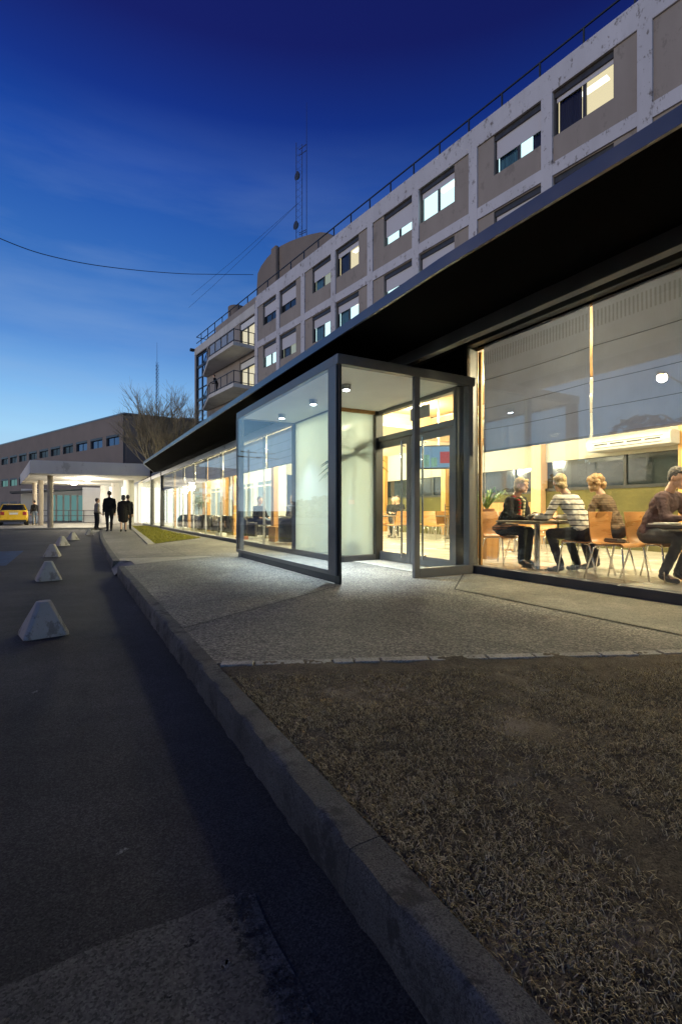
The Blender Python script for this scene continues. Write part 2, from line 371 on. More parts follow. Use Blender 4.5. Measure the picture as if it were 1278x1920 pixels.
# the afterglow of the set sun, low over the street behind the camera's left
sun = lamp('sun', 'SUN', (-20,-5,20), .72, (1,.82,.72), angle=R(7))
sun.rotation_euler = Vector((.96, .22, -.088)).to_track_quat('-Z', 'Y').to_euler()

sc.view_settings.view_transform = 'Standard'; sc.view_settings.look = 'None'; sc.view_settings.exposure = .16; sc.view_settings.gamma = 1
cy = sc.cycles
cy.max_bounces = 9; cy.diffuse_bounces = 3; cy.glossy_bounces = 4; cy.transparent_max_bounces = 20; cy.transmission_bounces = 6
cy.sample_clamp_indirect = 6; cy.sample_clamp_direct = 0; cy.caustics_reflective = False; cy.caustics_refractive = False; cy.blur_glossy = .5
cy.use_denoising = True

# ------------------------------------------------------------------ ground, road, kerb, pavement
def nz(x, y, s, z=0): return noise.noise(Vector((x*s, y*s, z)))
struct(MB().add([(-1500,-1500,-.19),(1500,-1500,-.19),(1500,1500,-.19),(-1500,1500,-.19)], [(0,1,2,3)]).build('ground', M['ground']))
g = MB().grid(-14, .72, 92, -4, 34, 240, lambda x, y: -.15 + .0025*nz(x, y, 1.2) + .0015*nz(x, y, 4) + (.05*max(0, (x-.2))**2 if x > .2 else 0)*0)
struct(g.build('road', M['asphalt'], smooth=180))
struct(MB().prism([(-40,-40),(-14,-40),(-14,60),(-40,60)], -.18, -.15).build('road', M['asphalt']))
# worn strip of old concrete across the road
pts = [(-6, 1.24)]
x = -6
while x < .44: x += .03; pts.append((x, 1.30 + .02*x*.1 + .012*nz(x, 0, 6) + .006*nz(x, 3, 25)))
y = 1.30
while y > -1.5: y -= .03; pts.append((.44 + .03*nz(y, 7, 3), y))
pts.append((-6, -1.5))
mb = MB(); mb.add([(x, y, -.1452) for x, y in pts], [tuple(range(len(pts)))]); 
struct(mb.build('concrete_strip', M['old_concrete']))
struct(MB().prism([(-22,34),(3.6,31.0),(6,31),(6,70),(-22,70)], -.17, -.055).build('forecourt', M['paving_smooth']))

def kerb(path, w=.11):
    """a cast kerb with a rounded nose and a ragged foot, following path"""
    prof = [(0,-.155),(.0,-.10),(.001,-.04),(.003,-.012),(.009,.001),(.03,.004),(.07,.005),(w,.004),(w,-.155)]
    vs = []; fs = []; L = len(prof)
    P = [path[0]]
    for a, b in zip(path, path[1:]):
        n = max(1, int(math.dist(a, b)/.035))
        P += [(a[0]+(b[0]-a[0])*k/n, a[1]+(b[1]-a[1])*k/n) for k in range(1, n+1)]
    for i, (x, y) in enumerate(P):
        a = P[max(i-1, 0)]; b = P[min(i+1, len(P)-1)]; d = Vector((b[0]-a[0], b[1]-a[1])).normalized(); nx, ny = d.y, -d.x
        chip = max(0, nz(x, y, 5, 2)-.25)*.05
        for j, (o, z) in enumerate(prof):
            q = o
            if j < 5: q += .006*nz(x*1.0+j, y, 9, j) + (.022*max(0, nz(y, j*.3, 11)) if j < 2 else 0)*-1 + (chip if j in (3, 4, 5) else 0)
            zz = z + (.003*nz(x, y, 7, j) if 2 < j < 8 else 0) - (chip*.5 if j in (4, 5) else 0)
            vs.append((x + nx*q, y + ny*q, zz))
    for i in range(len(P)-1):
        for j in range(L-1): fs.append((i*L+j, (i+1)*L+j, (i+1)*L+j+1, i*L+j+1))
    fs += [tuple(range(L)), tuple(range((len(P)-1)*L, len(P)*L))[::-1]]
    m = MB(); m.add(vs, fs); return m
kz = [-3, -.6, 1.12, 2.83, 5.0, 8.62]
for a, b in zip(kz, kz[1:]):
    o = kerb([(.642+.004*math.sin(a*3), a+.0012), (.642+.003*math.sin(a*5), b-.0012)], .1).build('kerb', M['kerb'], smooth=50); struct(o)
struct(kerb([(.64,9.6),(.68,12),(.74,15),(.82,18),(.95,21.5),(1.08,24.5),(1.25,26.5),(1.6,28.2)]).build('kerb', M['kerb'], smooth=50))
# pavement of exposed aggregate, notched for the dropped kerb
poly = [(.735,2.87),(5.3,.85),(5.3,40),(2.2,40),(1.7,28.2),(1.36,26.5),(1.19,24.5),(1.06,21.5),(.93,18),(.85,15),(.79,12),(.75,9.6),(.92,9.5),(.92,8.75),(.735,8.62)]
struct(MB().prism(poly, -.14, 0).build('pavement', M['pavement']))
mb = MB(); mb.add([(.60,8.63,-.14),(.92,8.75,-.002),(.92,9.5,-.002),(.62,9.6,-.14),(.75,8.63,-.002),(.75,9.6,-.002)], [(0,1,2,3),(0,4,1),(3,2,5)])
struct(mb.build('dropped_kerb', M['paving_smooth']))
struct(MB().add([(.76,9.6,.004),(.925,9.4,.004),(.925,8.8,.004),(1.2,9.0,.004),(2.5,9.66,.004),(2.35,9.78,.004),(.78,10.0,.004)], [(0,1,2,3,4,5,6)]).build('pavement_patch', groundmat('pale_ramp_concrete', (.46,.43,.34), (.55,.51,.42), 170, .25, .8, .4, .003, .8)))
J = MB()
def joint(a, b, wd=.012):
    n = max(2, int(math.dist(a, b)/.06)); d = Vector((b[0]-a[0], b[1]-a[1])).normalized(); px, py = -d.y, d.x; vs = []
    for k in range(n+1):
        x = a[0]+(b[0]-a[0])*k/n; y = a[1]+(b[1]-a[1])*k/n; o = .006*nz(x, y, 8); ww = wd*(.5+.5*abs(nz(x, y, 14, 3))+.2)
        vs += [(x+px*(o-ww), y+py*(o-ww), .0035), (x+px*(o+ww), y+py*(o+ww), .0035)]
    J.add(vs, [(2*k, 2*k+1, 2*k+3, 2*k+2) for k in range(n)])
joint((4.93,5.27),(3.84,4.25)); joint((3.84,4.25),(3.84,1.52),.016); joint((2.74,5.08),(.75,3.84),.008); joint((2.27,3.48),(2.6,2.06),.005); joint((.75,6.6),(2.8,7.3),.005); joint((.78,12),(4.0,12),.008); joint((.9,16),(1.95,16.3),.008); joint((1.0,20),(2.3,20),.008)
joint((2.0,14.0),(2.0,9.8),.006)
struct(J.build('pavement_joint', mat('joint_filler', (.03,.028,.022), .9)))
struct(MB().add([(4.0,1.45,.004),(5.1,.95,.004),(5.1,5.1,.004),(4.92,5.2,.004),(3.87,4.23,.004),(3.87,1.5,.004)], [(0,1,2,3,4,5)]).build('pavement_apron', groundmat('worn_concrete', (.25,.235,.19), (.33,.31,.26), 140, .4, .85, .3, .003, 1.6)))
J = MB()
def joint_z(pts, wd, z):
    vs = []
    for i, (x, y) in enumerate(pts):
        a = pts[max(0, i-1)]; b = pts[min(len(pts)-1, i+1)]; d = Vector((b[0]-a[0], b[1]-a[1])).normalized(); w_ = wd*(.4+abs(nz(x, y, 9, 2))*1.4)
        vs += [(x-d.y*w_, y+d.x*w_, z), (x+d.y*w_, y-d.x*w_, z)]
    J.add(vs, [(2*k, 2*k+1, 2*k+3, 2*k+2) for k in range(len(pts)-1)])
for (x0, y0, a, n) in ((-1.6,2.2,.35,50),(-.6,3.4,1.9,40),(-3.2,5.6,.1,60),(.3,6.2,1.5,46),(-1.2,9.0,.5,60)):
    p = [(x0, y0)]
    for k in range(n):
        a += .5*nz(x0, k*.3, 1.3, y0)*.6; p.append((p[-1][0]+.06*math.cos(a), p[-1][1]+.06*math.sin(a)))
    joint_z([q for q in p if q[0] < .55], .004, -.1446)
struct(J.build('road_crack', mat('crack_filler', (.012,.012,.012), .7)))
J = MB()
for (x0, y0, L) in ((-.62,2.42,.10),(-.50,2.5,.05),(.12,1.62,.03),(-1.5,4.1,.12),(-.2,3.3,.03),(.30,1.1,.02),(-.9,6.2,.2)):
    joint_z([(x0+L*k/6, y0+.02*nz(k, x0, 2)+.02*k/6) for k in range(7)], .012, -.1442)
struct(J.build('road_scuff', groundmat('chalky_scuff', (.12,.12,.12), (.3,.3,.29), 180, .5)))
# soil bed and its row of edging blocks
edge = lambda x: 2.83 - .445*(x-.78)
soil = MB().grid(.735, 5.4, 200, -3.2, 2.9, 260, lambda x, y: -.018 + .018*max(0, 1-max(0, edge(x)-y)*3.5) + .012*nz(x, y, 2.2) + .007*nz(x, y, 9) + .005*nz(x, y, 28) + .003*nz(x, y, 60))
edge = lambda x: 2.83 - .445*(x-.78)
vs = soil.v; keep = []
for f in soil.f:
    cx = sum(vs[i][0] for i in f)/4; cyy = sum(vs[i][1] for i in f)/4
    if cyy < edge(cx)+.02: keep.append(f)
soil.f = keep
struct(soil.build('soil_bed', M['soil'], smooth=180))
E_ = MB(); d = Vector((1, -.445, 0)).normalized(); n_ = Vector((.445, 1, 0)).normalized(); t = 0
while t < 4.9:
    L = random.choice((.13, .16, .2, .24, .3)); a = Vector((.76, 2.835, 0)) + d*(t+.004); b = a + d*(L-.012)
    h = .003 + random.random()*.006; o1 = random.uniform(-.006, .006)
    q = [a + n_*(o1-.035), b + n_*(o1-.035+random.uniform(-.004,.004)), b + n_*(o1+.045), a + n_*(o1+.045)]
    E_.prism([(p.x, p.y) for p in q], -.1, h); t += L
struct(E_.build('edging_kerb', M['edging'], bevel=.006))
# dry grass: thousands of short curled straws
def blades(name, label, n, area, hmin, hmax, wd, m, flat=.6, accept=None, z0=-.018, grp=None):
    mb = MB(); k = 0; tries = 0
    while k < n and tries < n*8:
        tries += 1; x, y = area()
        if accept and not accept(x, y): continue
        kk = random.randint(1, 7)
        for _ in range(kk):
            a = random.random()*2*PI; L = random.uniform(hmin, hmax); up = random.random()**1.5*(1-flat) + random.random()*.25
            dx, dy = math.cos(a), math.sin(a); px, py = -dy*wd, dx*wd; bx = x+random.gauss(0,.012); by = y+random.gauss(0,.012)
            c = random.uniform(-.45, .45); zz = z0 + .012*nz(x, y, 2.2) + .007*nz(x, y, 9)
            p1 = (bx+dx*L*.5*(1-up*.5), by+dy*L*.5*(1-up*.5), zz+L*.45*up+.006); p2 = (bx+(dx+c*-dy)*L*(1-up*.6)*.95, by+(dy+c*dx)*L*(1-up*.6)*.95, zz+L*up*.8+random.uniform(0,.008))
            mb.add([(bx-px,by-py,zz),(bx+px,by+py,zz),(p1[0]+px,p1[1]+py,p1[2]),(p1[0]-px,p1[1]-py,p1[2]),p2], [(0,1,2,3),(3,2,4)]); k += 1
    return tag(mb.build(name, m, recalc=False), label, 'grass', kind='stuff')
def soil_pt():
    y = -.4 + 3.2*random.random()**1.25; x = .76 + 4.4*random.random()**1.15; return x, y
def soil_ok(x, y):
    e = edge(x) - y
    if e < .03: return False
    dens = .52 + .9*nz(x, y, 2.6, 5) + .5*nz(x, y, 7, 1); dens *= min(1, .12 + e*1.1)
    return random.random() < dens and y < 2.8 and (x < 3.9)
blades('dry_grass', 'short curled dry grass strewn over the bare soil bed', 165000, soil_pt, .009, .029, .0011, M['straw'], .82, soil_ok)
# lawn strip further along
lp = [(1.98,14.1),(3.74,16.4),(3.72,24.2),(3.98,27.5),(3.9,31.0),(3.1,31.2)]
struct(MB().prism(lp, -.05, .012).build('lawn_soil', M['lawn_soil']))
def inlawn(x, y):
    c = False; n = len(lp)
    for i in range(n):
        (x1,y1),(x2,y2) = lp[i], lp[i-1]
        if (y1 > y) != (y2 > y) and x < (x2-x1)*(y-y1)/(y2-y1)+x1: c = not c
    return c
blades('lawn_grass', 'yellow green lawn strip beside the lounge windows', 26000, lambda: (random.uniform(1.9,4), 14+17.3*random.random()**1.3), .03, .06, .004, M['lawn'], .2, inlawn, .01)
struct(MB().prism([(1.78,13.95),(1.98,14.1),(3.1,31.2),(2.96,31.3)], -.05, .02).build('lawn_edge', M['edging']))

# ------------------------------------------------------------------ the low glazed pavilion
def wp(o, root):          # parent a mesh written in world coordinates under a thing standing at root.location
    o.parent = root; o.matrix_parent_inverse = Matrix.Translation(-root.location); return o
pav = thing('pavilion', 'long low glazed pavilion with dark overhanging roof and lit interior', 'building', (8, 12, 0))
def P(name, mb, m, bevel=0, smooth=None): return wp(mb.build(name, M[m] if isinstance(m, str) else m, None, smooth, bevel), pav)
def bx(*b):
    m = MB()
    for q in b: m.box(*q)
    return m
def eave(x0, x1, z0, z1):      # long strip along the eaves; the near end dips a little
    vs = []
    for y, dz in ((-9,-.42),(1.4,-.066),(3.4,0),(24.2,0)): vs += [(x0,y,z0+dz),(x1,y,z0+dz*(0 if x1 > 4 else 1)),(x1,y,z1+dz*(0 if x1 > 4 else 1)),(x0,y,z1+dz)]
    return MB().add(vs, [(0,1,2,3),(15,14,13,12)] + [(i*4+k, i*4+4+k, i*4+4+(k+1)%4, i*4+(k+1)%4) for i in range(3) for k in range(4)])
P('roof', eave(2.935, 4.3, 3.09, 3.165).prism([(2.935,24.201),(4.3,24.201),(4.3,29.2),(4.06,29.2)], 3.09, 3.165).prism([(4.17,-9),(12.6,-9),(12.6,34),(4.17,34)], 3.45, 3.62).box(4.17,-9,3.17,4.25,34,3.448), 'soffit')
P('fascia', eave(2.905, 2.932, 3.078, 3.185).bar((2.92,24.2,3.13), (4.06,29.2,3.13), .03, .107), 'fascia')
P('eaves_beam', bx((4.05,-9,2.93,4.16,9.28,3.087)), 'steel_grey', .006)
P('window_head', bx((5.07,-9,3.31,5.2,5.56,3.41), (5.1,-9,3.41,5.22,5.56,3.448)), 'steel_grey', .006)
P('column', bx((5.05,5.33,0,5.27,5.56,3.44)), 'steel_grey', .008)
P('sill', bx((5.06,-9,-.01,5.2,5.33,.115)), 'steel_dark', .012)
ys = [5.325, 3.5, 1.68, -.14, -1.96, -3.78, -5.6]
for a, b in zip(ys, ys[1:]): P('window_pane', bx((5.13, b+.003, .115, 5.142, a-.003, 3.31)), 'glass_near')
P('sill', bx((4.03,9.34,-.02,4.16,34,.10)), 'steel_dark', .012)
P('window_head', bx((4.03,9.34,2.73,4.14,34,2.905)), 'alu', .006)
P('clerestory', bx((4.055,9.34,2.908,4.07,34,3.085)), 'glass_sky')
yl = [9.42, 11.3, 13.25, 15.21, 17.19, 19.14, 21.17, 23.3, 26.51, 30.13, 34]
for a, b in zip(yl, yl[1:]): P('window_pane', bx((4.06, a+.006, .10, 4.072, b-.006, 2.73)), 'glass')
for y in yl[1:8]: P('glass_fin', bx((4.078, y-.012, .10, 4.13, y+.012, 2.73)), 'alu')
for y in (26.51, 30.13): P('mullion', bx((4.0, y-.09, 0, 4.2, y+.09, 2.93)), 'steel_dark', .006)
P('mullion', bx((4.03, 9.28, 0, 4.17, 9.42, 2.93)), 'steel_dark', .006)
P('frosted_pane', bx((4.06, 7.56, .11, 4.072, 9.28, 2.70)), 'frost'); P('frosted_pane', bx((4.12, 7.5, .11, 4.82, 7.512, 2.66)), 'frost')
P('plinth', bx((4.03,7.44,0,4.16,9.28,.108), (4.161,7.44,0,4.84,7.56,.108)), 'steel_dark', .008)
P('corner_post', bx((4.03,7.44,.109,4.115,7.556,2.72)), 'steel_dark', .006)
P('trim', bx((4.12,7.46,2.66,4.84,7.55,2.72)), 'wood', .004); P('trim', bx((4.03,7.56,2.70,4.12,9.28,2.72)), 'steel_grey')
P('jamb', bx((4.84,7.44,0,5.0,7.64,2.72)), 'black', .006)
# glazed double door and its transom light
P('door_frame', bx((4.9,7.60,0,5.02,7.64,2.72), (4.9,5.40,0,5.02,5.46,2.72), (4.9,5.46,2.16,5.02,7.6,2.25), (4.9,5.46,2.66,5.02,7.6,2.72)), 'steel_grey', .005)
P('transom_pane', bx((4.955,5.46,2.25,4.965,7.6,2.66)), 'glass')
for y0, y1, hy in ((6.54, 7.59, 6.69), (5.47, 6.53, 6.13)):
    d_ = P('door', bx((4.93,y0,.02,4.99,y0+.1,2.15), (4.93,y1-.1,.02,4.99,y1,2.15), (4.93,y0+.1,2.04,4.99,y1-.1,2.15), (4.93,y0+.1,.02,4.99,y1-.1,.17)), 'steel_grey', .004)
    for nm, mb_, mt in (('pane', bx((4.955,y0+.1,.17,4.963,y1-.1,2.04)), 'glass'), ('handle', MB().cyl((4.87,hy,.12),(4.87,hy,2.08),.017).cyl((4.87,hy,.18),(4.935,hy,.18),.012).cyl((4.87,hy,2.0),(4.935,hy,2.0),.012), 'chrome')):
        c_ = mb_.build(nm, M[mt], None, 40 if nm == 'handle' else None); c_.parent = d_; c_.matrix_parent_inverse = Matrix.Identity(4)
P('partition', bx((5.02,5.40,0,5.06,5.56,3.3), (5.03,5.4,2.74,5.09,7.64,3.3), (4.2,7.56,2.74,5.0,7.64,3.3), (4.16,7.64,2.74,4.22,9.3,3.0)), 'steel_grey')
# inside
P('floor', MB().prism([(5.205,-8),(12.2,-8),(12.2,38),(4.18,38),(4.18,7.66),(5.03,7.66),(5.03,5.3),(5.205,5.3)], -.05, .05), 'floor_tile')
P('ceiling', bx((5.24,-8,3.26,8.0,9.6,3.3)), 'ceil_orange'); P('ceiling', bx((8.0,-8,3.2,12.2,20,3.26)), 'cream'); P('ceiling', bx((4.22,9.61,2.92,7.99,38,2.98)), 'cream')
P('ceiling_beam', bx((7.9,-8,2.95,8.1,20,3.2)), 'ceil_orange'); P('ceiling_beam', bx((8.12,11.3,3.0,11.58,11.5,3.2)), 'ceil_orange')
P('wall', bx((10.6,-8,2.14,10.7,8.35,3.2), (11.6,8.36,2.14,11.7,20,3.2), (10.7,8.36,.05,11.6,8.44,3.2), (8.3,19.9,2.5,11.6,20,3.2)), 'band')
P('bulkhead', bx((4.22,9.61,2.981,7.9,9.66,3.259)), 'ceil_orange')
P('wall', bx((10.6,-8,.05,10.7,8.35,1.42), (11.6,8.36,.05,11.7,20,1.42)), 'olive')
bw = P('back_window', bx((10.66,-8,1.42,10.69,8.35,2.14), (11.66,8.36,1.42,11.69,20,2.14)), 'glass_dark')
P('window_frame', bx((10.58,-8,1.40,10.66,8.35,1.47), (11.58,8.45,1.40,11.66,20,1.47), *[(10.62,y,1.47,10.66,y+.06,2.14) for y in (-4,-1,2,4.1,6.3)], *[(11.62,y,1.47,11.66,y+.06,2.14) for y in (10.2,12,14,15.6,18.5)]), 'black')
P('wood_post', bx((10.42,8.36,.05,10.69,8.66,3.2)), 'ceil_orange', .005); P('wood_post', bx((10.40,4.9,.05,10.58,5.15,3.2)), 'wood', .005)
for y in (13.1, 16.9): P('wood_post', bx((11.4,y,.05,11.58,y+.22,3.2)), 'wood', .005)
for k in range(5): P('wood_post', bx((4.95,12.85+3.83*k,.05,5.09,13.06+3.83*k,2.92)), 'wood', .005)
P('wood_post', bx((5.275,5.275,.05,5.31,5.33,3.25)), 'wood', .004)
# lounge rear wall: white frames, lit corridor beyond
P('wall', bx((8.2,20.01,2.35,8.32,38,2.95), (8.2,20.01,.05,8.32,20.5,2.35)), 'white')
P('corridor_glass', bx((8.27,20.5,.05,8.3,38,2.35)), 'lit_corr')
P('window_frame', bx(*[(8.18,y,.05,8.26,y+(.09 if i % 3 else .5),2.35) for i, y in enumerate((20.5,21.5,22.5,23.6,24.4,25.3,26.4,27.3,28.3,29.4,30.4,31.5,33,34.5,36))], (8.19,20.5,2.1,8.25,38,2.18)), 'white')
P('wall', bx((4.2,37.8,.05,8.2,37.95,2.95)), 'white')
P('lobby_glass', bx((4.3,37.7,.05,8.1,37.74,2.6)), 'lit_lobby'); P('window_frame', bx(*[(x,37.6,.05,x+.07,37.69,2.6) for x in (4.3,5.2,6.1,7.0,8.0)]), 'white')
P('wood_post', bx((7.9,28.3,.05,8.1,28.9,2.92)), 'wood'); P('wood_post', bx((7.9,33.5,.05,8.1,34.1,2.92)), 'wood')
P('wood_panel', bx((11.3,9.2,.05,11.58,11.2,1.15)), 'wood', .01)

# roller blinds hanging inside the glass
def blind(x, y0, y1, z0, z1, m, label, sag=True):
    ny, nzv = 24, 30; mb = MB(); vs = []; fs = []
    for j in range(nzv+1):
        z = z1 + (z0-z1)*j/nzv
        for i in range(ny+1):
            y = y0+(y1-y0)*i/ny; u = i/ny
            fold = .014*nz(y*1.2, z*.6, 2.2, x) + .008*nz(y*3, z, 3, 4)*(1+2*max(0, (1.0*(z1-z)/(z1-z0)-.6)))
            vs.append((x+fold, y, z - (.012*math.sin(u*PI) if 0 < j < nzv else 0)))
    for j in range(nzv):
        for i in range(ny):
            k = j*(ny+1)+i; fs.append((k, k+1, k+ny+2, k+ny+1))
    mb.add(vs, fs); root = tag(mb.build('roller_blind', M[m], None, 180), label, 'blind', 'cloth blinds behind the glass')
    b = MB().box(x-.012, y0, z0-.025, x+.012, y1, z0).build('hem_bar', M['alu'], root)
    s = MB()
    for q in ((.33), (.60), (.80)):
        z = z1+(z0-z1)*q; s.tube([(x-.006, y0+(y1-y0)*i/12, z-.015*math.sin(PI*i/12)) for i in range(13)], .0035, 5)
    s.build('seam', mat('blind_seam', (.16,.17,.24), .9), root)
    return root
blind(5.22, 3.517, 5.17, 1.77, 3.29, 'blind', 'large grey blind in the window beside the porch, above the blonde woman')
blind(5.22, 1.72, 3.483, 1.77, 3.29, 'blind', 'large grey blind reflecting the street lamp, at the right edge of the photo')
for i, (a, b) in enumerate(zip(yl[:8], yl[1:9])):
    blind(4.17, a+.05, b-.05, 1.96+.02*(i % 2), 2.72, 'blind_l', ['grey half lowered lounge blind right behind the porch glass','grey half lowered lounge blind, second from the porch','grey lounge blind above the dark haired person in the armchair','grey lounge blind just left of the porch, fourth along the glass','grey lounge blind fifth along the glass from the porch','grey lounge blind sixth along the glass from the porch','grey lounge blind above the small indoor tree','far grey lounge blind next to the first dark mullion'][i])
# ball chain of the first blind
tag(MB().tube([(5.21,5.19,1.9),(5.21,5.19,1.05),(5.21,5.165,1.0),(5.21,5.14,1.05),(5.21,5.14,1.9)], .006, 5).build('blind_chain', M['white']), 'white looped blind cord hanging beside the orange post', 'cord')

# ------------------------------------------------------------------ glass entrance porch
por = thing('entrance_porch', 'glass box entrance porch with grey steel frame and white ceiling', 'porch', (3.9, 7.3, 0))
def Q(name, mb, m, bevel=0): return wp(mb.build(name, M[m], None, None, bevel), por)
Q('roof', bx((2.87,5.24,2.77,5.04,9.34,2.81)), 'steel_grey', .004); Q('ceiling', bx((2.92,5.31,2.722,4.9,9.30,2.768)), 'white')
Q('frame', bx((2.83,5.2,2.70,5.09,5.30,2.825), (2.83,5.301,2.70,2.91,9.36,2.822), (2.911,9.3,2.71,4.03,9.36,2.822)), 'steel_grey', .005)
Q('front_frame', bx((2.825,5.24,.10,2.85,5.45,2.699), (2.825,5.451,.10,2.85,9.36,.155), (2.825,9.30,.156,2.85,9.36,2.699)), 'steel_grey', .005)
Q('post', bx((2.852,5.2,0,2.886,5.32,2.70)), 'black', .004); Q('post', bx((2.86,9.2,0,2.93,9.34,2.70)), 'steel_grey', .004)
Q('post', bx((4.0,5.2,0,4.09,5.26,2.70)), 'steel_grey', .006)
Q('plinth', bx((2.88,5.33,0,2.96,9.19,.098)), 'steel_dark'); Q('side_plinth', bx((4.091,5.2,0,5.05,5.3,.125)), 'steel_grey', .006)
Q('jamb', bx((4.97,5.2,.126,5.05,5.32,2.70)), 'steel_grey', .005)
Q('glass_pane', bx((2.832,5.451,.155,2.844,7.468,2.70)), 'glass_box'); Q('glass_pane', bx((2.832,7.474,.155,2.844,9.30,2.70)), 'glass_box')
Q('glass_pane', bx((4.09,5.235,.125,4.97,5.247,2.70)), 'glass')
Q('threshold', bx((4.35,5.5,.0,4.93,7.42,.012)), 'edging')
for i, y in enumerate((6.1, 7.19, 8.56)):
    t = thing('downlight', ['round downlight in the porch ceiling, nearest the doorway', 'round downlight in the middle of the porch ceiling', 'round downlight at the far end of the porch ceiling'][i], 'ceiling light', (3.46, y, 2.72), 0, 'porch downlights')
    MB().cyl((0,0,-.075),(0,0,.002),.062,.07,20).build('housing', M['alu'], t, 40); MB().cyl((0,0,-.083),(0,0,-.0755),.045,.045,16).build('lens', M['lamp_c'], t)
    l = lamp('downlight_lamp', 'SPOT', (3.46, y, 2.62), 620, (.70,.86,1), .05, (0,0,0), spot_size=R(84), spot_blend=1.0)
# ceiling lamps inside
CL = [(6.4,1.2),(6.4,3.6),(6.6,6.2),(6.8,8.7),(9.4,2.2),(8.3,5.7),(8.5,9.3),(9.4,12.6),(9.6,16.2),(5.9,11.6),(5.9,15.2),(6.2,18.8),(6.2,22.6),(6.2,26.6),(6.2,31),(7.2,13.5)]
for i, (x, y) in enumerate(CL):
    z = 3.26 if (x < 8 and y < 9.6) else (3.2 if x > 8 else 2.92)
    t = thing('ceiling_lamp', 'round glowing lamp on the cafe ceiling', 'ceiling light', (x, y, z), 0, 'round ceiling lamps in the pavilion')
    MB().cyl((0,0,-.03),(0,0,.004),.15,.15,20).build('base', M['white'], t, 40); MB().ell((0,0,-.032),(.135,.135,.06),None,16,8).build('diffuser', M['lamp_w'], t, 180)
    lamp('ceiling_bulb', 'POINT', (x, y, z-.22), 245 if y < 10 else 330, (1,.92,.60), .14)

# ------------------------------------------------------------------ hospital block behind (local x = depth into the building, local y = along the facade)
HA = R(7.7)
hos = thing('hospital_block', 'tall beige block with peeling white concrete frame and lit ward windows', 'building', (18, 0, 0), HA)
def Hh(name, mb, m, bevel=0, par=None, smooth=None): return mb.build(name, M[m], par or hos, smooth, bevel)
PIL = [2.2, 5.8, 9.4, 12.9, 16.45, 20.05, 23.64, 27.23, 30.81, 34.28, 37.8]
ROWS = [(15.46, 17.18), (12.12, 13.88), (8.80, 10.58), (5.5, 7.28)]
WIN = []
for p in (5.8, 12.9, 20.05, 27.23, 34.28): WIN += [(p-2.48, p-.25), (p+.27, p+2.48)]
WIN = sorted(WIN)
# walls: render panels with real openings
wl = MB()
def wallstrip(y0, y1, z0, z1):
    if y1-y0 > .01: wl.box(.08, y0, z0, .35, y1, z1)
zs = [0] + sorted(sum([list(r) for r in ROWS], [])) + [17.4]
for a, b in zip(zs, zs[1:]):
    if (a, b) in ROWS:
        y = -1.0
        for w0, w1 in WIN: wallstrip(y, w0, a, b); y = w1
        wallstrip(y, 37.8, a, b)
    else: wallstrip(-1, 37.8, a, b)
Hh('wall', wl, 'beige')
Hh('core', MB().box(2.9, -1, 0, 14, 51.6, 17.3), 'brown_wall')
Hh('roof', MB().box(.36, -1, 17.42, 14, 51.4, 17.6), 'brown_wall')
Hh('parapet', MB().box(0, -1, 17.19, .34, 37.98, 18.15), 'frame_white', .02)
for p in PIL: Hh('pilaster', MB().box(-.012, p-.235, 0, .30, p+.235, 17.188), 'frame_white', .015)
for z in (13.92, 10.62, 7.32): Hh('floor_band', bx(*[(.0, a+.236, z, .31, b-.236, z+.5) for a, b in zip([-1]+PIL, PIL)]), 'frame_white')
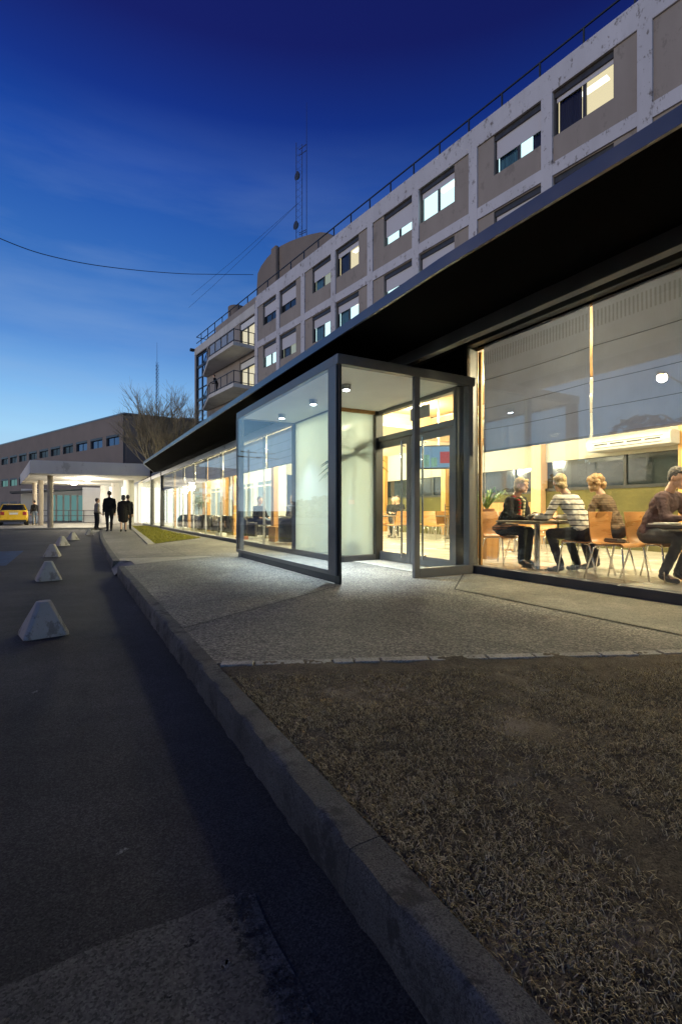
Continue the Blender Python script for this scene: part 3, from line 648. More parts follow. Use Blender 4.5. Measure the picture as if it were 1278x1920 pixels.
# states: (shutter drop 0..1, room, left curtain, right curtain); keyed by (row, window counted from the near end)
ST = {(0,0):(.3,'room_dim',1,0),(0,1):(.7,'dark',0,0),(0,2):(.12,'room_warm','d',0),(0,3):(.55,'room_cool','t','d'),(0,4):(.2,'room_cool',0,0),(0,5):(.68,'room_cool',0,0),
      (0,6):(.2,'room_warm','d',0),(0,7):(.52,'room_dim','t',0),(0,8):(.6,'dark',0,0),(0,9):(.55,'dark','t',0),
      (1,2):(.3,'dark',0,0),(1,3):(.25,'dark',0,0),(1,4):(.4,'room_cool',0,0),(1,5):(.45,'room_cool',0,0),(1,6):(.3,'room_cool','t',0),(1,7):(.38,'room_cool','t','t'),(1,8):(.55,'room_dim','d',0),(1,9):(.45,'room_cool',0,0)}
for r, (z0, z1) in enumerate(ROWS):
    for i, (w0, w1) in enumerate(WIN):
        drop, room, lc, rc = ST.get((r, i), (.5, 'dark', 0, 0))
        b_ = .06; zt = z1-.22
        f = Hh('window', bx((.20,w0,z0,.34,w0+b_,z1), (.20,w1-b_,z0,.34,w1,z1), (.20,w0+b_,z0,.34,w1-b_,z0+.06), (.14,w0,zt,.34,w1,z1), (.24,(w0+w1)/2-.06,z0+.06,.32,(w0+w1)/2+.06,zt)), 'steel_dark')
        h = (zt-z0-.06)*drop
        Hh('shutter', bx((.215,w0+b_,zt-h,.235,w1-b_,zt)), 'shutter', 0, f)
        if r > 1: 
            Hh('pane', bx((.28,w0+b_,z0+.06,.29,w1-b_,zt)), 'glass_dark', 0, f); continue
        Hh('pane', bx((.28,w0+b_,z0+.06,.286,w1-b_,zt)), 'glass' if room != 'dark' else 'glass_dark', 0, f)
        if room != 'dark':
            rm = MB().add([(.36,w0-.2,z0-.7),(2.8,w0-.2,z0-.7),(2.8,w1+.2,z0-.7),(.36,w1+.2,z0-.7),(.36,w0-.2,z1+.02),(2.8,w0-.2,z1+.02),(2.8,w1+.2,z1+.02),(.36,w1+.2,z1+.02)], [(4,5,6,7),(0,1,5,4),(1,2,6,5),(2,3,7,6)])
            Hh('room', rm, room, 0, f)
            Hh('cupboard', bx((2.2,w0+.1+.5*(i%3),z0-.6,2.75,w0+.8+.5*(i%3),z0+.75+.2*(i%2))), 'white', 0, f)
            Hh('room_light', bx((.9,(w0+w1)/2-.5,z1-.08,1.15,(w0+w1)/2+.5,z1-.02)), 'tube_light', 0, f)
        for side, c in (('l', lc), ('r', rc)):
            if c:
                q0, q1 = ((w1-.95, w1-b_) if side == 'l' else (w0+b_, w0+.55))
                cm = MB(); n = 30
                vs = [(.40+.03*math.sin(k*1.9), q0+(q1-q0)*k/n, z) for z in (z0+.05, zt) for k in range(n+1)]
                cm.add(vs, [(k, k+1, n+2+k, n+1+k) for k in range(n)]); Hh('curtain', cm, 'curtain_d' if c == 'd' else 'curtain', 0, f, 180)
# balcony bay and glazed stair at the far end
Hh('wall', bx((.02,40.9,0,.3,48.36,16.85), (.02,37.98,16.85,.36,51.66,17.6), (.06,37.99,13.5,.3,40.9,14.24), (.06,37.99,10.2,.3,40.9,10.97), (.06,37.99,0,.3,40.9,7.7)), 'beige')
Hh('cornice', bx((-.02,37.99,16.9,.018,51.66,17.62)), 'conc_white')
Hh('parapet', MB().box(.0,37.99,17.63,.34,46.1,18.15), 'beige')
Hh('corner_pier', bx((.0,51.3,0,.36,51.66,16.85), (.36,51.4,0,14,51.66,17.6)), 'beige')
for zf, zt in ((14.24, 16.85), (10.97, 13.5)):
    f = Hh('balcony_door', bx((.12,38.0,zf,.24,38.06,zt), (.12,40.82,zf,.24,40.9,zt), (.12,38.06,zt-.09,.24,40.82,zt), (.12,39.5,zf,.24,39.58,zt-.6), (.13,38.06,zt-.64,.23,40.82,zt-.58)), 'steel_dark')
    Hh('shutter_box', bx((.1,38.06,zt-.57,.22,40.82,zt-.091)), 'white', 0, f); Hh('pane', bx((.17,38.06,zf,.176,40.82,zt-.64)), 'glass', 0, f)
    Hh('room', MB().add([(.36,37.9,zf),(2.8,37.9,zf),(2.8,41,zf),(.36,41,zf),(.36,37.9,zt),(2.8,37.9,zt),(2.8,41,zt),(.36,41,zt)], [(0,1,2,3),(4,5,6,7),(0,1,5,4),(1,2,6,5),(2,3,7,6)]), 'room_warm', 0, f)
    bl = Hh('balcony', MB().prism([(-1.85,38.05),(.06,38.05),(.06,48.3),(-.4,48.3),(-1.85,43.2)], zf-.30, zf), 'conc_white', .02)
    rl = MB(); path = [(.0,38.1),(-1.78,38.1),(-1.78,43.15),(-.4,48.2)]
    for a, b in zip(path, path[1:]):
        for h_ in (1.0, .12): rl.bar((a[0],a[1],zf+h_), (b[0],b[1],zf+h_), .05)
        n = max(1, round(math.dist(a, b)/1.25))
        for k in range(n+1): rl.bar((a[0]+(b[0]-a[0])*k/n, a[1]+(b[1]-a[1])*k/n, zf), (a[0]+(b[0]-a[0])*k/n, a[1]+(b[1]-a[1])*k/n, zf+1.02), .05)
    Hh('railing', rl, 'dull_metal', 0, bl)
    if zf > 12: Hh('railing_mesh', bx((-1.76,38.2,zf+.14,-1.755,43.1,zf+.98)), 'glass', 0, bl)
Hh('stair_glass', bx((.16,48.38,2,.17,51.28,16.7)), 'glass_sky')
sg = MB()
for y in (48.4, 49.85, 51.26): sg.box(.08, y-.04, 2, .2, y+.04, 16.7)
for k in range(14):
    z = 16.68-k*1.12; sg.box(.09, 48.4, z-(.12 if k % 3 == 1 else .03), .19, 51.26, z+(.12 if k % 3 == 1 else .03))
Hh('stair_frame', sg, 'steel_dark')
# roof rail along the whole edge
rl = MB()
for z in (18.85, 18.2): rl.bar((.17,-1,z), (.17,51.6,z), .055)
y = -.8
while y < 51.6: rl.bar((.17,y,17.6), (.17,y,18.85), .06); y += 1.76
rl.bar((.17,51.6,18.85),(3,51.6,18.85),.055)
Hh('roof_railing', rl, 'dull_metal')
# vaulted penthouse, chimney, tank, small stair head
pr = [(45.75,17.5),(45.6,22.6),(45.4,24.1),(44.7,24.55),(43.5,24.85),(42.2,24.95),(40.9,24.85),(39.3,24.55),(37.7,24.15),(36.1,23.7),(34.5,23.15),(33.6,22.7),(32.7,22.0),(32.3,17.5)]
m = MB(); n = len(pr); m.add([(4, y, z) for y, z in pr] + [(12, y, z) for y, z in pr], [tuple(range(n)), tuple(range(n, 2*n))[::-1]] + [(k, (k+1) % n, n+(k+1) % n, n+k) for k in range(n)])
Hh('penthouse', m, 'brown_wall'); Hh('chimney', MB().box(3.6,41.1,17.5,3.98,42.05,24.95), 'brown_wall', .12)
Hh('stair_head', MB().box(3,51.6,17.6,7,56.0,20.6), 'brown_wall')
Hh('water_tank', MB().cyl((4.4,51,19.5),(4.4,51,22.7),.95,.95,20).bar((3.6,50.4,17.5),(3.6,50.4,19.5),.12).bar((5.2,51.6,17.5),(5.2,51.6,19.5),.12), 'brown_wall', 0, None, 40)
Hh('floodlight', bx((-.45,51.55,17.35,-.05,51.85,17.6)), 'black')

# antenna mast on the roof
ms = thing('antenna_mast', 'slim blue grey lattice antenna mast with two dishes on the roof', 'antenna', tuple((Matrix.Rotation(HA,3,'Z') @ Vector((8,44,0)) + Vector((18,0,17.5)))), HA)
def leg(y, x, z1, z0=0): return MB().cyl((x, y, z0), (x, y, z1), .07, .07, 6)
lat = MB()
for (dx, dy) in ((-.3, .25), (.3, .1), (0, .75)):
    lat.cyl((dx, dy, 5), (dx, dy, 20.4), .034, .034, 6)
z = 5.0
while z < 20.2:
    q = [(-.3,.25),(.3,.1),(0,.75)]
    for k in range(3):
        a, b = q[k], q[(k+1) % 3]; lat.bar((a[0],a[1],z), (b[0],b[1],z+.7), .016)
    z += .7
lat.build('lattice', M['mast'], ms)
MB().cyl((0,-1.2,5),(0,-1.2,19.6),.034,.034,6).cyl((0,-1.2,19.6),(0,-1.2,23.6),.03,.015,6).build('whip_aerial', M['mast'], ms)
cr = MB()
for z in (10.9, 11.1, 18.9, 19.5): cr.bar((0,.2,z+.3),(0,-1.2,z),.05)
cr.build('cross_arm', M['mast'], ms)
for z, y in ((16.7, -.25), (11.9, .0)):
    MB().cyl((-.55,y,z),(-.35,y,z),.42,.3,16).build('dish', M['steel_dark'], ms, 40)
MB().tube([(0,.5,14.5),(-2,6,11.9),(-4,13,9.6),(-5,18,8.6)],.013,4).tube([(0,.5,14.5),(-3,8,11.4),(-5,17,9.8)],.013,4).build('guy_wire', M['dull_metal'], ms)
fm = thing('radio_tower', 'thin distant radio tower far behind the bare tree', 'antenna', (23, 158.7, 0))
mb = MB()
for q in ((-.5,-.3),(.5,-.3),(0,.5)): mb.cyl((q[0],q[1],0),(q[0]*.5,q[1]*.5,46),.07,.06,5)
z = 0
while z < 46:
    a = [(-.5,-.3),(.5,-.3),(0,.5)]
    for k in range(3): mb.bar((a[k][0],a[k][1],z),(a[(k+1)%3][0]*.8,a[(k+1)%3][1]*.8,z+1.2),.05)
    z += 1.2
mb.cyl((0,0,46),(0,0,53),.06,.03,5).build('lattice', M['mast'], fm)
cab_ = [Vector(p) for p in ((-12,19.2,14.2),(-7,23.3,13.1),(-2.85,26.72,13.24),(-.36,28.77,13.85),(2.92,31.52,15.32),(7.56,35.81,17.96),(13.71,40.41,21.32))]
cpts = []
for i in range(1, len(cab_)-2):
    a, b, c, d = cab_[i-1:i+3]
    for k in range(8):
        t = k/8; cpts.append(.5*((2*b)+(c-a)*t+(2*a-5*b+4*c-d)*t*t+(3*b-a-3*c+d)*t**3))
cpts.append(cab_[-2].lerp(cab_[-1], .0)); cpts.append(cab_[-1])
tag(MB().tube(cpts, .021, 5).build('overhead_cable', M['dull_metal']), 'black overhead cable sagging across the sky towards the roof', 'cable')

# ------------------------------------------------------------------ brown office block on the left
ob = thing('office_block', 'long low brown office block with a flat roof beyond the canopy', 'building', (4.98, 58.96, 0), math.atan2(.928, -.373))
wl = MB(); W = [(.88+4.04*k, 3.98+4.04*k) for k in range(15)]; RW = [(1.02, 2.2), (4.84, 5.88), (8.38, 9.42)]
zs = [-.1] + sorted(sum([list(r) for r in RW], [])) + [11.7]
for a, b in zip(zs, zs[1:]):
    if (a, b) in RW:
        x = 0
        for q in W: wl.box(x, -.3, a, q[0], 0, b); x = q[1]
        wl.box(x, -.3, a, 62, 0, b)
    else: wl.box(0, -.3, a, 62, 0, b)
wl.build('wall', M['brown_wall'], ob); MB().prism([(0.0,-.301),(62,-.301),(62,-24),(-6.4,-24),(-.09,-.301)], -.1, 11.65).build('wall', M['brown_wall'], ob)
MB().prism([(-.25,.06),(62,.06),(62,-24.2),(-6.7,-24.2)], 11.66, 11.82).build('roof_edge', M['fascia'], ob)
for r, (a, b) in enumerate(RW):
    for i, q in enumerate(W):
        f = bx((q[0],-.28,b-.1,q[1],.02,b+.16), (q[0],-.26,a,q[0]+.06,-.16,b-.1), (q[1]-.06,-.26,a,q[1],-.16,b-.1), ((q[0]+q[1])/2-.03,-.26,a,(q[0]+q[1])/2+.03,-.16,b-.1)).build('window', M['steel_dark'], ob)
        mt = 'glass_blue' if (r == 2 and i < 3) else ('lit_cyan' if (r, i) in ((1,8),(1,9),(0,4),(0,5),(0,3)) else 'glass_dull')
        bx((q[0]+.06,-.22,a,q[1]-.06,-.2,b-.1)).build('pane', M[mt], f)
# rooftop of the taller wing seen past the block's end
tag(MB().prism([(12.5,66),(40,66),(40,84),(12.5,84)], 0, 13.2).build('rear_wing', M['brown_wall']), 'brown rear wing just showing behind the bare tree', 'building')

# ------------------------------------------------------------------ entrance canopy and lobby at the end
can = thing('entrance_canopy', 'white concrete entrance canopy on round columns, lit from beneath', 'canopy', (1, 36, -.055))
def K(name, mb, m, bevel=0, smooth=None): return wp(mb.build(name, M[m], None, smooth, bevel), can)
K('roof_slab', MB().prism([(-1.98,31.1),(4.02,30.4),(4.02,44.6),(-3.43,44.2)], 2.93, 3.66), 'conc_white', .02)
for x, y, r_ in ((-1.08,32.5,.15), (-1.8,38.0,.15), (-2.35,41.5,.15), (3.3,34.9,.32), (2.85,38.9,.34), (2.3,43.2,.34)):
    K('column', MB().cyl((x,y,-.055),(x,y,2.93),r_,r_,20), 'conc_white' if r_ > .3 else 'column_beige', 0, 40)
for x, y in ((.86,34.4), (.13,40.3)):
    t = thing('canopy_lamp', 'round lamp glowing under the canopy, nearer the road' if y < 36 else 'round lamp glowing deeper under the canopy', 'ceiling light', (x,y,2.93), 0, 'canopy lamps')
    MB().cyl((0,0,-.06),(0,0,.004),.24,.24,20).build('rim', M['white_metal'], t, 40); MB().ell((0,0,-.062),(.22,.22,.1),None,14,8).build('diffuser', M['lamp_can'], t, 180)
    lamp('canopy_bulb', 'POINT', (x,y,2.5), 480, (1,.90,.72), .2)
lob = thing('hospital_lobby', 'bright glazed lobby beneath the canopy with thin white mullions', 'building', (4, 44.5, -.055))
def L_(name, mb, m): return wp(mb.build(name, M[m]), lob)
L_('lit_glazing', bx((2.6,44.62,.0,8.0,44.66,2.9)), 'lit_lobby'); L_('mullion', bx(*[(2.55+.72*k,44.5,-.05,2.62+.72*k,44.61,2.92) for k in range(8)], (2.5,44.5,2.2,8,44.6,2.28)), 'white'); L_('wall', bx((2.5,44.7,0,8.4,50,3.5), (8.0,38.1,0,8.4,44.7,3.5), (.8,47.0,-.05,2.49,47.2,2.92)), 'white')
L_('lit_glazing', bx((4.25,38.3,0,4.3,44.4,2.75)), 'lit_lobby'); L_('mullion', bx(*[(4.15,38.2+.9*k,0,4.24,38.27+.9*k,2.9) for k in range(7)]), 'white')
sd = thing('side_entrance', 'grey side entrance with turquoise glass doors and a thin awning', 'building', (0, 52, -.055))
def S_(name, mb, m): return wp(mb.build(name, M[m]), sd)
S_('awning', MB().add([(-4.6,49.5,2.55),(1.5,49.5,3.05),(1.5,52,3.05),(-4.6,52,2.55),(-4.6,49.5,2.4),(1.5,49.5,2.9),(1.5,52,2.9),(-4.6,52,2.4)], [(0,1,2,3),(7,6,5,4),(0,4,5,1),(1,5,6,2),(2,6,7,3),(3,7,4,0)]), 'steel_dark')
S_('wall', bx((-4.0,52,-.05,-1.9,52.2,2.4), (-4.0,52.2,-.05,2.5,55.6,2.9)), 'white_metal'); S_('door_glass', bx((-1.85,52.05,0,1.6,52.1,2.35)), 'lit_cyan'); S_('door_frame', bx(*[(-1.89+.57*k,51.9,-.05,-1.74+.57*k,52.04,2.4) for k in range(7)]), 'steel_grey')
rl = MB()
for z in (.95, .5): rl.bar((-3.6,46.5,z),(2.0,46.5,z),.05)
for k in range(6): rl.bar((-3.6+1.12*k,46.5,-.06),(-3.6+1.12*k,46.5,.95),.05)
tag(rl.build('handrail', M['steel_dark']), 'dark metal handrail in front of the turquoise doors', 'railing')

# ------------------------------------------------------------------ bare tree
def bare_tree(loc, label, H, seed, trunk=.16):
    rnd = random.Random(seed); root = thing('bare_tree', label, 'tree', loc); tw = MB(); tr = MB()
    def br(p, d, L, r, lev):
        n = 4; pts = [p.copy()]; q = p.copy(); dd = d.copy()
        for i in range(n):
            dd = (dd + Vector((rnd.gauss(0,.07), rnd.gauss(0,.07), .06))).normalized(); q = q + dd*L/n; pts.append(q.copy())
        (tr if lev == 0 else tw).tube(pts, [r*(1-.55*i/n) for i in range(n+1)], 7 if lev == 0 else (5 if lev < 3 else 3))
        if lev < 5:
            for _ in range((7, 6, 5, 4, 3)[lev]):
                t = rnd.uniform(.45, 1); b = pts[min(n, int(t*n))]
                a = rnd.random()*2*PI; sp = rnd.uniform(.35, .85)
                u = dd.orthogonal().normalized(); v = dd.cross(u)
                nd = (dd + (u*math.cos(a)+v*math.sin(a))*sp).normalized(); nd.z = abs(nd.z)*.7+.25; nd.normalize()
                br(b, nd, L*rnd.uniform(.55, .8), r*.5, lev+1)
    br(Vector((0,0,0)), Vector((0,0,1)), H*.30, trunk, 0)
    tr.build('trunk', M['bark'], root, 60); tw.build('crown', M['bark'], root, None, 0, False); return root
bare_tree((6.8, 46.6, 0), 'bare winter tree with fanned twigs behind the pavilion roof', 18.5, 5, .26)
bare_tree((-11.5, 60, -.1), 'small bare tree against the brown block at the left edge', 7, 9, .1)

# ------------------------------------------------------------------ bollards, street lamp, poles across the road
def bollard(loc, rz, label, s=1, pale=False):
    b = .168*s; t = .052*s; h = .285*s; c = .028*s
    def ring(r, z, cc): return [(-r+cc,-r,z),(r-cc,-r,z),(r,-r+cc,z),(r,r-cc,z),(r-cc,r,z),(-r+cc,r,z),(-r,r-cc,z),(-r,-r+cc,z)]
    mb = MB(); L = []; nl = 10
    for i in range(nl+1):
        f = i/nl; r = b+(t-b)*max(0, (f-.06)/.94); rr = []
        for (x, y, z) in ring(r, h*f, c): k = .004*nz(x*1.0+loc[0], y+loc[1], 16, z*16); rr.append((x+k, y+k, z+.003*nz(x, y, 9)))
        L.append(rr)
    vs = sum(L, []); fs = [tuple(range(8))[::-1], tuple(range(nl*8, nl*8+8))]
    for i in range(nl): fs += [(i*8+k, i*8+(k+1) % 8, i*8+8+(k+1) % 8, i*8+8+k) for k in range(8)]
    mb.add(vs, fs); o = mb.build('concrete_bollard', M['bollard'], None, 30, .006); o.location = loc; o.rotation_euler = (0, 0, rz)
    tag(o, label, 'bollard', 'concrete bollards on the road')
    return o
bollard((-.21,4.83,-.148), R(12), 'largest worn concrete bollard, nearest the camera on the dark road')
bollard((-.31,8.6,-.148), R(8), 'chipped concrete bollard second from the camera')
bollard((-.39,12.95,-.148), R(-6), 'concrete bollard third from the camera beside the blue parking patch')
bollard((-.26,16.9,-.148), R(30), 'concrete bollard fourth from the camera, turned a little')
bollard((.03,20.1,-.148), R(33), 'concrete bollard fifth from the camera')
bollard((.66,23.8,-.148), R(4), 'farthest squat concrete bollard near the man in the pale jacket', .95)
struct(MB().grid(-2.6,-1.1,10,11.2,15.2,20,lambda x,y:-.1448).build('parking_marking', mat('faded_blue_paint', (.03,.06,.13), .8, 0, .2, .5, 5)))
sl = thing('street_lamp', 'street lamp across the road whose glow shows in the large window', 'street lamp', (-13.3, 12.34, -.15))
MB().cyl((-2,0,0),(-2,0,6.6),.09,.06,10).tube([(-2,0,6.6),(-1.7,0,7.1),(-.2,0,7.35)],.04,8).build('pole', M['steel_dark'], sl, 40); MB().ell((0,0,7.35),(.4,.16,.09)).build('lantern', M['steel_dark'], sl, 180); MB().ell((0,0,7.26),(.17,.10,.05)).build('bulb', M['lamp_street'], sl, 180)
lamp('street_bulb', 'POINT', (-13.3,12.34,6.98), 1400, (1,.70,.42), .2)
up = thing('utility_pole', 'utility pole with crossarm across the road, mirrored in the porch glass', 'pole', (-13.4, 58, -.15))
MB().cyl((0,0,0),(0,0,8.6),.16,.11,10).build('pole', M['bark'], up, 40); MB().bar((-1.6,.4,7.7),(1.6,-.4,7.7),.14).bar((-1.1,.2,8.3),(1.1,-.3,8.3),.12).build('crossarm', M['bark'], up)
hd = MB(); rnd = random.Random(4)  # out-of-view foliage bank, added to dim glass reflections and shade road and kerb
for k in range(15000):
    y = rnd.uniform(-60, 75); tall = max(0, min(1, (30-y)/8)); h = 2.6+5.2*tall+(.8+1.2*tall)*nz(0, y, .12)+.7*nz(3, y, .5); z = rnd.random()**.7*h; x = -28+rnd.gauss(0, 1.0)
    s = rnd.uniform(.3, .6); a = rnd.random()*6.3; b_ = rnd.uniform(-.8, .8)
    u = Vector((math.cos(a), math.sin(a), b_))*s; v = Vector((-math.sin(a), math.cos(a), .5))*s*.6; p = Vector((x, y, z))
    hd.add([p-u, p+v, p+u, p-v], [(0,1,2,3)])
y = -60
while y < 75:
    tall = max(0, min(1, (30-y)/8)); h = 2.6+5.2*tall+(.8+1.2*tall)*nz(0, y, .12); hd.box(-29.2, y, -.1, -28.4, y+1.01, h-.5); y += 1
tag(hd.build('added_hedge', mat('dark_foliage', (.03,.04,.02), .8), None, None, 0, False), 'dark foliage bank added across the road, out of view, to dim reflections and shade the road', 'added_hedge', kind='stuff')

# ------------------------------------------------------------------ people
def prim(mb, pr):
    for p in pr:
        if p[0] == 'c': mb.cap(p[1], p[2], p[3], p[4])
        else: mb.ell(p[1], p[2], p[3] if len(p) > 3 else None, 14, 10)
def blob(name, prims, m, parent=None, vox=.012, sm=4, disp=0, dsz=.03):
    mb = MB(); prim(mb, prims); o = mb.build(name, m, parent, 180, 0, False)
    r = o.modifiers.new('union', 'REMESH'); r.mode = 'VOXEL'; r.voxel_size = vox; r.use_smooth_shade = True
    s = o.modifiers.new('soft', 'SMOOTH'); s.factor = .5; s.iterations = sm
    if disp:
        t = bpy.data.textures.new('folds', 'CLOUDS'); t.noise_scale = dsz; t.noise_depth = 2
        d = o.modifiers.new('folds', 'DISPLACE'); d.texture = t; d.strength = disp; d.mid_level = .5
    return o
V = Vector
def person(label, loc, rz, J, top, legs, hair, hairkind='short', shoes='black', vox=.012, skirt=None, group=None, head=(0, 0), bulk=1.0, bare_calf=False, extra=None, lum=None):
    """J: joint positions (local, facing +Y): hip, chest, neck, head, and per side s in (-1,1): sh, el, wr, hand direction, hp, kn, an, toe"""
    fine = vox < .01
    HM = Matrix.Rotation(head[0], 3, 'Z') @ Matrix.Rotation(head[1], 3, 'X')
    hc = V(J['head']); Hp = lambda x, y, z: hc + HM @ V((x, y, z))
    sp = (V(J['neck']) - V(J['hip'])).normalized(); up = V((0,0,1)); Rm = up.rotation_difference(sp).to_matrix()
    hip, chest, neck = V(J['hip']), V(J['chest']), V(J['neck'])
    body = [('e', Hp(0,-.008,.018), (.074,.095,.098), HM), ('e', Hp(0,.03,-.05), (.055,.06,.065), HM), ('c', Hp(0,.088,.004), .012, Hp(0,.105,-.03), .017), ('e', Hp(0,.07,-.098), (.03,.024,.02), HM), ('c', Hp(-.02,.083,-.066), .011, Hp(.02,.083,-.066), .011),
            ('e', Hp(.077,-.005,-.01), (.012,.022,.033), HM), ('e', Hp(-.077,-.005,-.01), (.012,.022,.033), HM), ('c', neck, .056, Hp(0,-.02,-.05), .05),
            ('e', chest, (.115,.07,.13), Rm), ('e', hip, (.11,.075,.09), Rm), ('c', hip, .075, chest, .075)]
    body += [('c', Hp(-.045,.078,.028), .012, Hp(.045,.078,.028), .012)]
    T = [('e', chest, (.170*bulk,.115*bulk,.175), Rm), ('e', (hip*.55+chest*.45), (.158*bulk,.122*bulk,.20), Rm), ('e', hip + sp*.03, (.162*bulk,.122*bulk,.12), Rm), ('c', hip + sp*.02, .118*bulk, chest, .112*bulk), ('c', neck - sp*.075, .075, neck - sp*.03, .058)]
    Lg = [('e', hip - sp*.01, (.160*bulk,.122*bulk,.12), Rm)]
    sh_objs = []
    for s in (-1, 1):
        g_ = lambda k: V(J[k + ('l' if s < 0 else 'r')])
        sh, el, wr, hd_, hp, kn, an, toe = [g_(k) for k in ('sh', 'el', 'wr', 'hd', 'hp', 'kn', 'an', 'toe')]
        T += [('c', neck - sp*.07, .06, sh, .062*bulk), ('c', sh, .062*bulk, el, .048*bulk), ('c', el, .048*bulk, wr, .036)]
        body += [('c', sh, .034, el, .030), ('c', el, .030, wr, .025), ('c', hp, .055, kn, .042), ('c', kn, .04, an, .032), ('c', an, .035, toe - V((0,0,.015)), .028)]
        d = (hd_ - wr).normalized(); n = d.cross(V((0,0,1))); n = V((1,0,0)) if n.length < .2 else n.normalized(); b = n.cross(d)
        palm = wr + d*.05; PM = Matrix((n, d, b)).transposed()
        body += [('c', wr, .026, palm, .028), ('e', palm, (.040,.05,.018), PM)]
        for k, (o_, L) in enumerate(((-.03,.062),(-.010,.074),(.011,.07),(.031,.054))):
            p0 = palm + d*.035 + n*o_; p1 = p0 + d*L*.55 + n*o_*.15 - b*.006; p2 = p1 + d*L*.4 - b*L*.35
            body += [('c', p0, .0095, p1, .0088), ('c', p1, .0088, p2, .0075)]
        q = palm - d*.02 - n*s*.034; body += [('c', q, .012, q + d*.035 - n*s*.025 - b*.01, .010), ('c', q + d*.035 - n*s*.025 - b*.01, .010, q + d*.062 - n*s*.028 - b*.016, .008)]
        Lg += [('c', hp, .092*bulk, kn, .068), ('c', kn, .068, kn.lerp(an, .92), .052)]
        sh_objs.append([('c', an - V((0,0,.01)), .045, an.lerp(toe, .5) - V((0,0,.02)), .042), ('c', an.lerp(toe, .3) - V((0,0,.03)), .038, toe - V((0,0,.02)), .034)])
    root = blob('person', body, M['skin'], None, .0075 if fine else vox, 3)
    root.location = loc; root.rotation_euler = (0, 0, rz); tag(root, label, 'person', group)
    f = .006 if fine else vox
    blob('top', T, top, root, .010 if fine else vox, 8, .034, .055)
    if skirt: blob('skirt', skirt, legs, root, .012, 5, .014, .06)
    else: blob('trousers', Lg, legs, root, .010 if fine else vox, 5, .018, .06)
    for q in sh_objs: blob('shoe', q, M[shoes], root, .009 if fine else vox, 2)
    hr = [('e', Hp(0,-.03,.038), (.083,.092,.093), HM)]
    if hairkind == 'bob': hr += [('e', Hp(.05*s,-.035,-.025), (.035,.06,.075), HM) for s in (-1,1)] + [('e', Hp(0,-.075,-.03), (.07,.04,.08), HM), ('c', Hp(-.05,.055,.075), .025, Hp(.05,.06,.07), .025), ('c', Hp(.05,.06,.07), .022, Hp(.068,.05,.03), .012)]
    elif hairkind == 'bun': hr += [('e', Hp(0,-.065,-.02), (.075,.045,.065), HM), ('e', Hp(-.02,-.115,-.045), (.05,.038,.042), HM), ('c', Hp(.0,-.10,-.075), .03, Hp(.05,-.09,-.06), .02), ('c', Hp(-.05,.05,.075), .022, Hp(.05,.05,.075), .022)]
    elif hairkind == 'curly':
        rr = random.Random(3)
        for k in range(34):
            a = rr.uniform(-2.6, 2.6); e = rr.uniform(-.9, 1.2); p = V((math.sin(a)*math.cos(e)*.098, -math.cos(a)*math.cos(e)*.1 - .02, math.sin(e)*.105 + .01))
            if p.y < .055: hr.append(('e', hc + HM @ p, rr.uniform(.03,.045)))
    elif hairkind == 'long': hr += [('e', Hp(0,-.06,-.06), (.085,.05,.13), HM), ('e', Hp(.06,-.02,-.06), (.03,.05,.11), HM), ('e', Hp(-.06,-.02,-.06), (.03,.05,.11), HM)]
    else: hr += [('e', Hp(0,-.06,-.02), (.068,.045,.05), HM), ('c', Hp(-.045,.05,.085), .02, Hp(.045,.05,.085), .02)]
    blob('hair', hr, hair, root, .006 if fine else vox, 2, .026, .011)
    if fine:
        for s in (-1, 1): MB().ell(Hp(.031*s,.0855,.008), (.011,.007,.007), HM).build('eye', M['black'], root, 180)
        MB().cap(Hp(-.02,.0935,-.066), .003, Hp(.02,.0935,-.066), .003).build('mouth', mat('lips', (.35,.12,.1), .5), root, 180)
    if extra: extra(root, Hp, J, sp)
    return root
def sit(lean=.12, hl=.95, spread=.10, wl=(-.10,.40,.80), wr=(.12,.40,.80), feet=.46, hz=.57, hx=0, fz=.0):
    """seated joints, floor at z=0, facing +Y; wl/wr wrists"""
    h = V((0,0,hz)); nk = V((hx, lean, hz+.52)); ch = h.lerp(nk, .68); J = dict(hip=h, chest=ch, neck=nk, head=nk + V((hx*.3, .035+lean*.25, .155)))
    for s, k, w in ((-1,'l',wl), (1,'r',wr)):
        sh = nk + V((.175*s, -.005, -.075)); w = V(w); el = sh.lerp(w, .5) + V((.07*s, -.06, -.12))
        J['sh'+k] = sh; J['el'+k] = el; J['wr'+k] = w; J['hd'+k] = w + V((-.12*s, .16, -.02))
        J['hp'+k] = V((.085*s, .0, hz-.02)); J['kn'+k] = V((spread*s, .42, hz-.03)); J['an'+k] = V((spread*s, feet, .085)); J['toe'+k] = V((spread*s*1.15, feet+.17, .055))
    return J
def stand(h=1.72, step=.18, arm=.06, lean=.02, elb=0):
    k_ = h/1.72; hip = V((0,0,.93)); nk = V((0,lean,1.47)); J = dict(hip=hip, chest=hip.lerp(nk, .66), neck=nk, head=nk + V((0,.03,.145)))
    for s, k in ((-1,'l'), (1,'r')):
        sh = nk + V((.165*s,0,-.125)); J['sh'+k] = sh; J['el'+k] = sh + V((.05*s, -arm*s - .02, -.29)); J['wr'+k] = J['el'+k] + V((-.0*s, .07+elb - arm*s*.6, -.24+elb*.8)); J['hd'+k] = J['wr'+k] + V((0,.05+elb,-.15+elb))
        J['hp'+k] = V((.09*s,0,.9)); J['kn'+k] = V((.10*s, step*.55*s+.03, .49)); J['an'+k] = V((.10*s, step*s - .02, .085 + (.03 if s < 0 and step > .1 else 0))); J['toe'+k] = V((.115*s, step*s + .16, .055))
    return {q: v*k_ for q, v in J.items()}
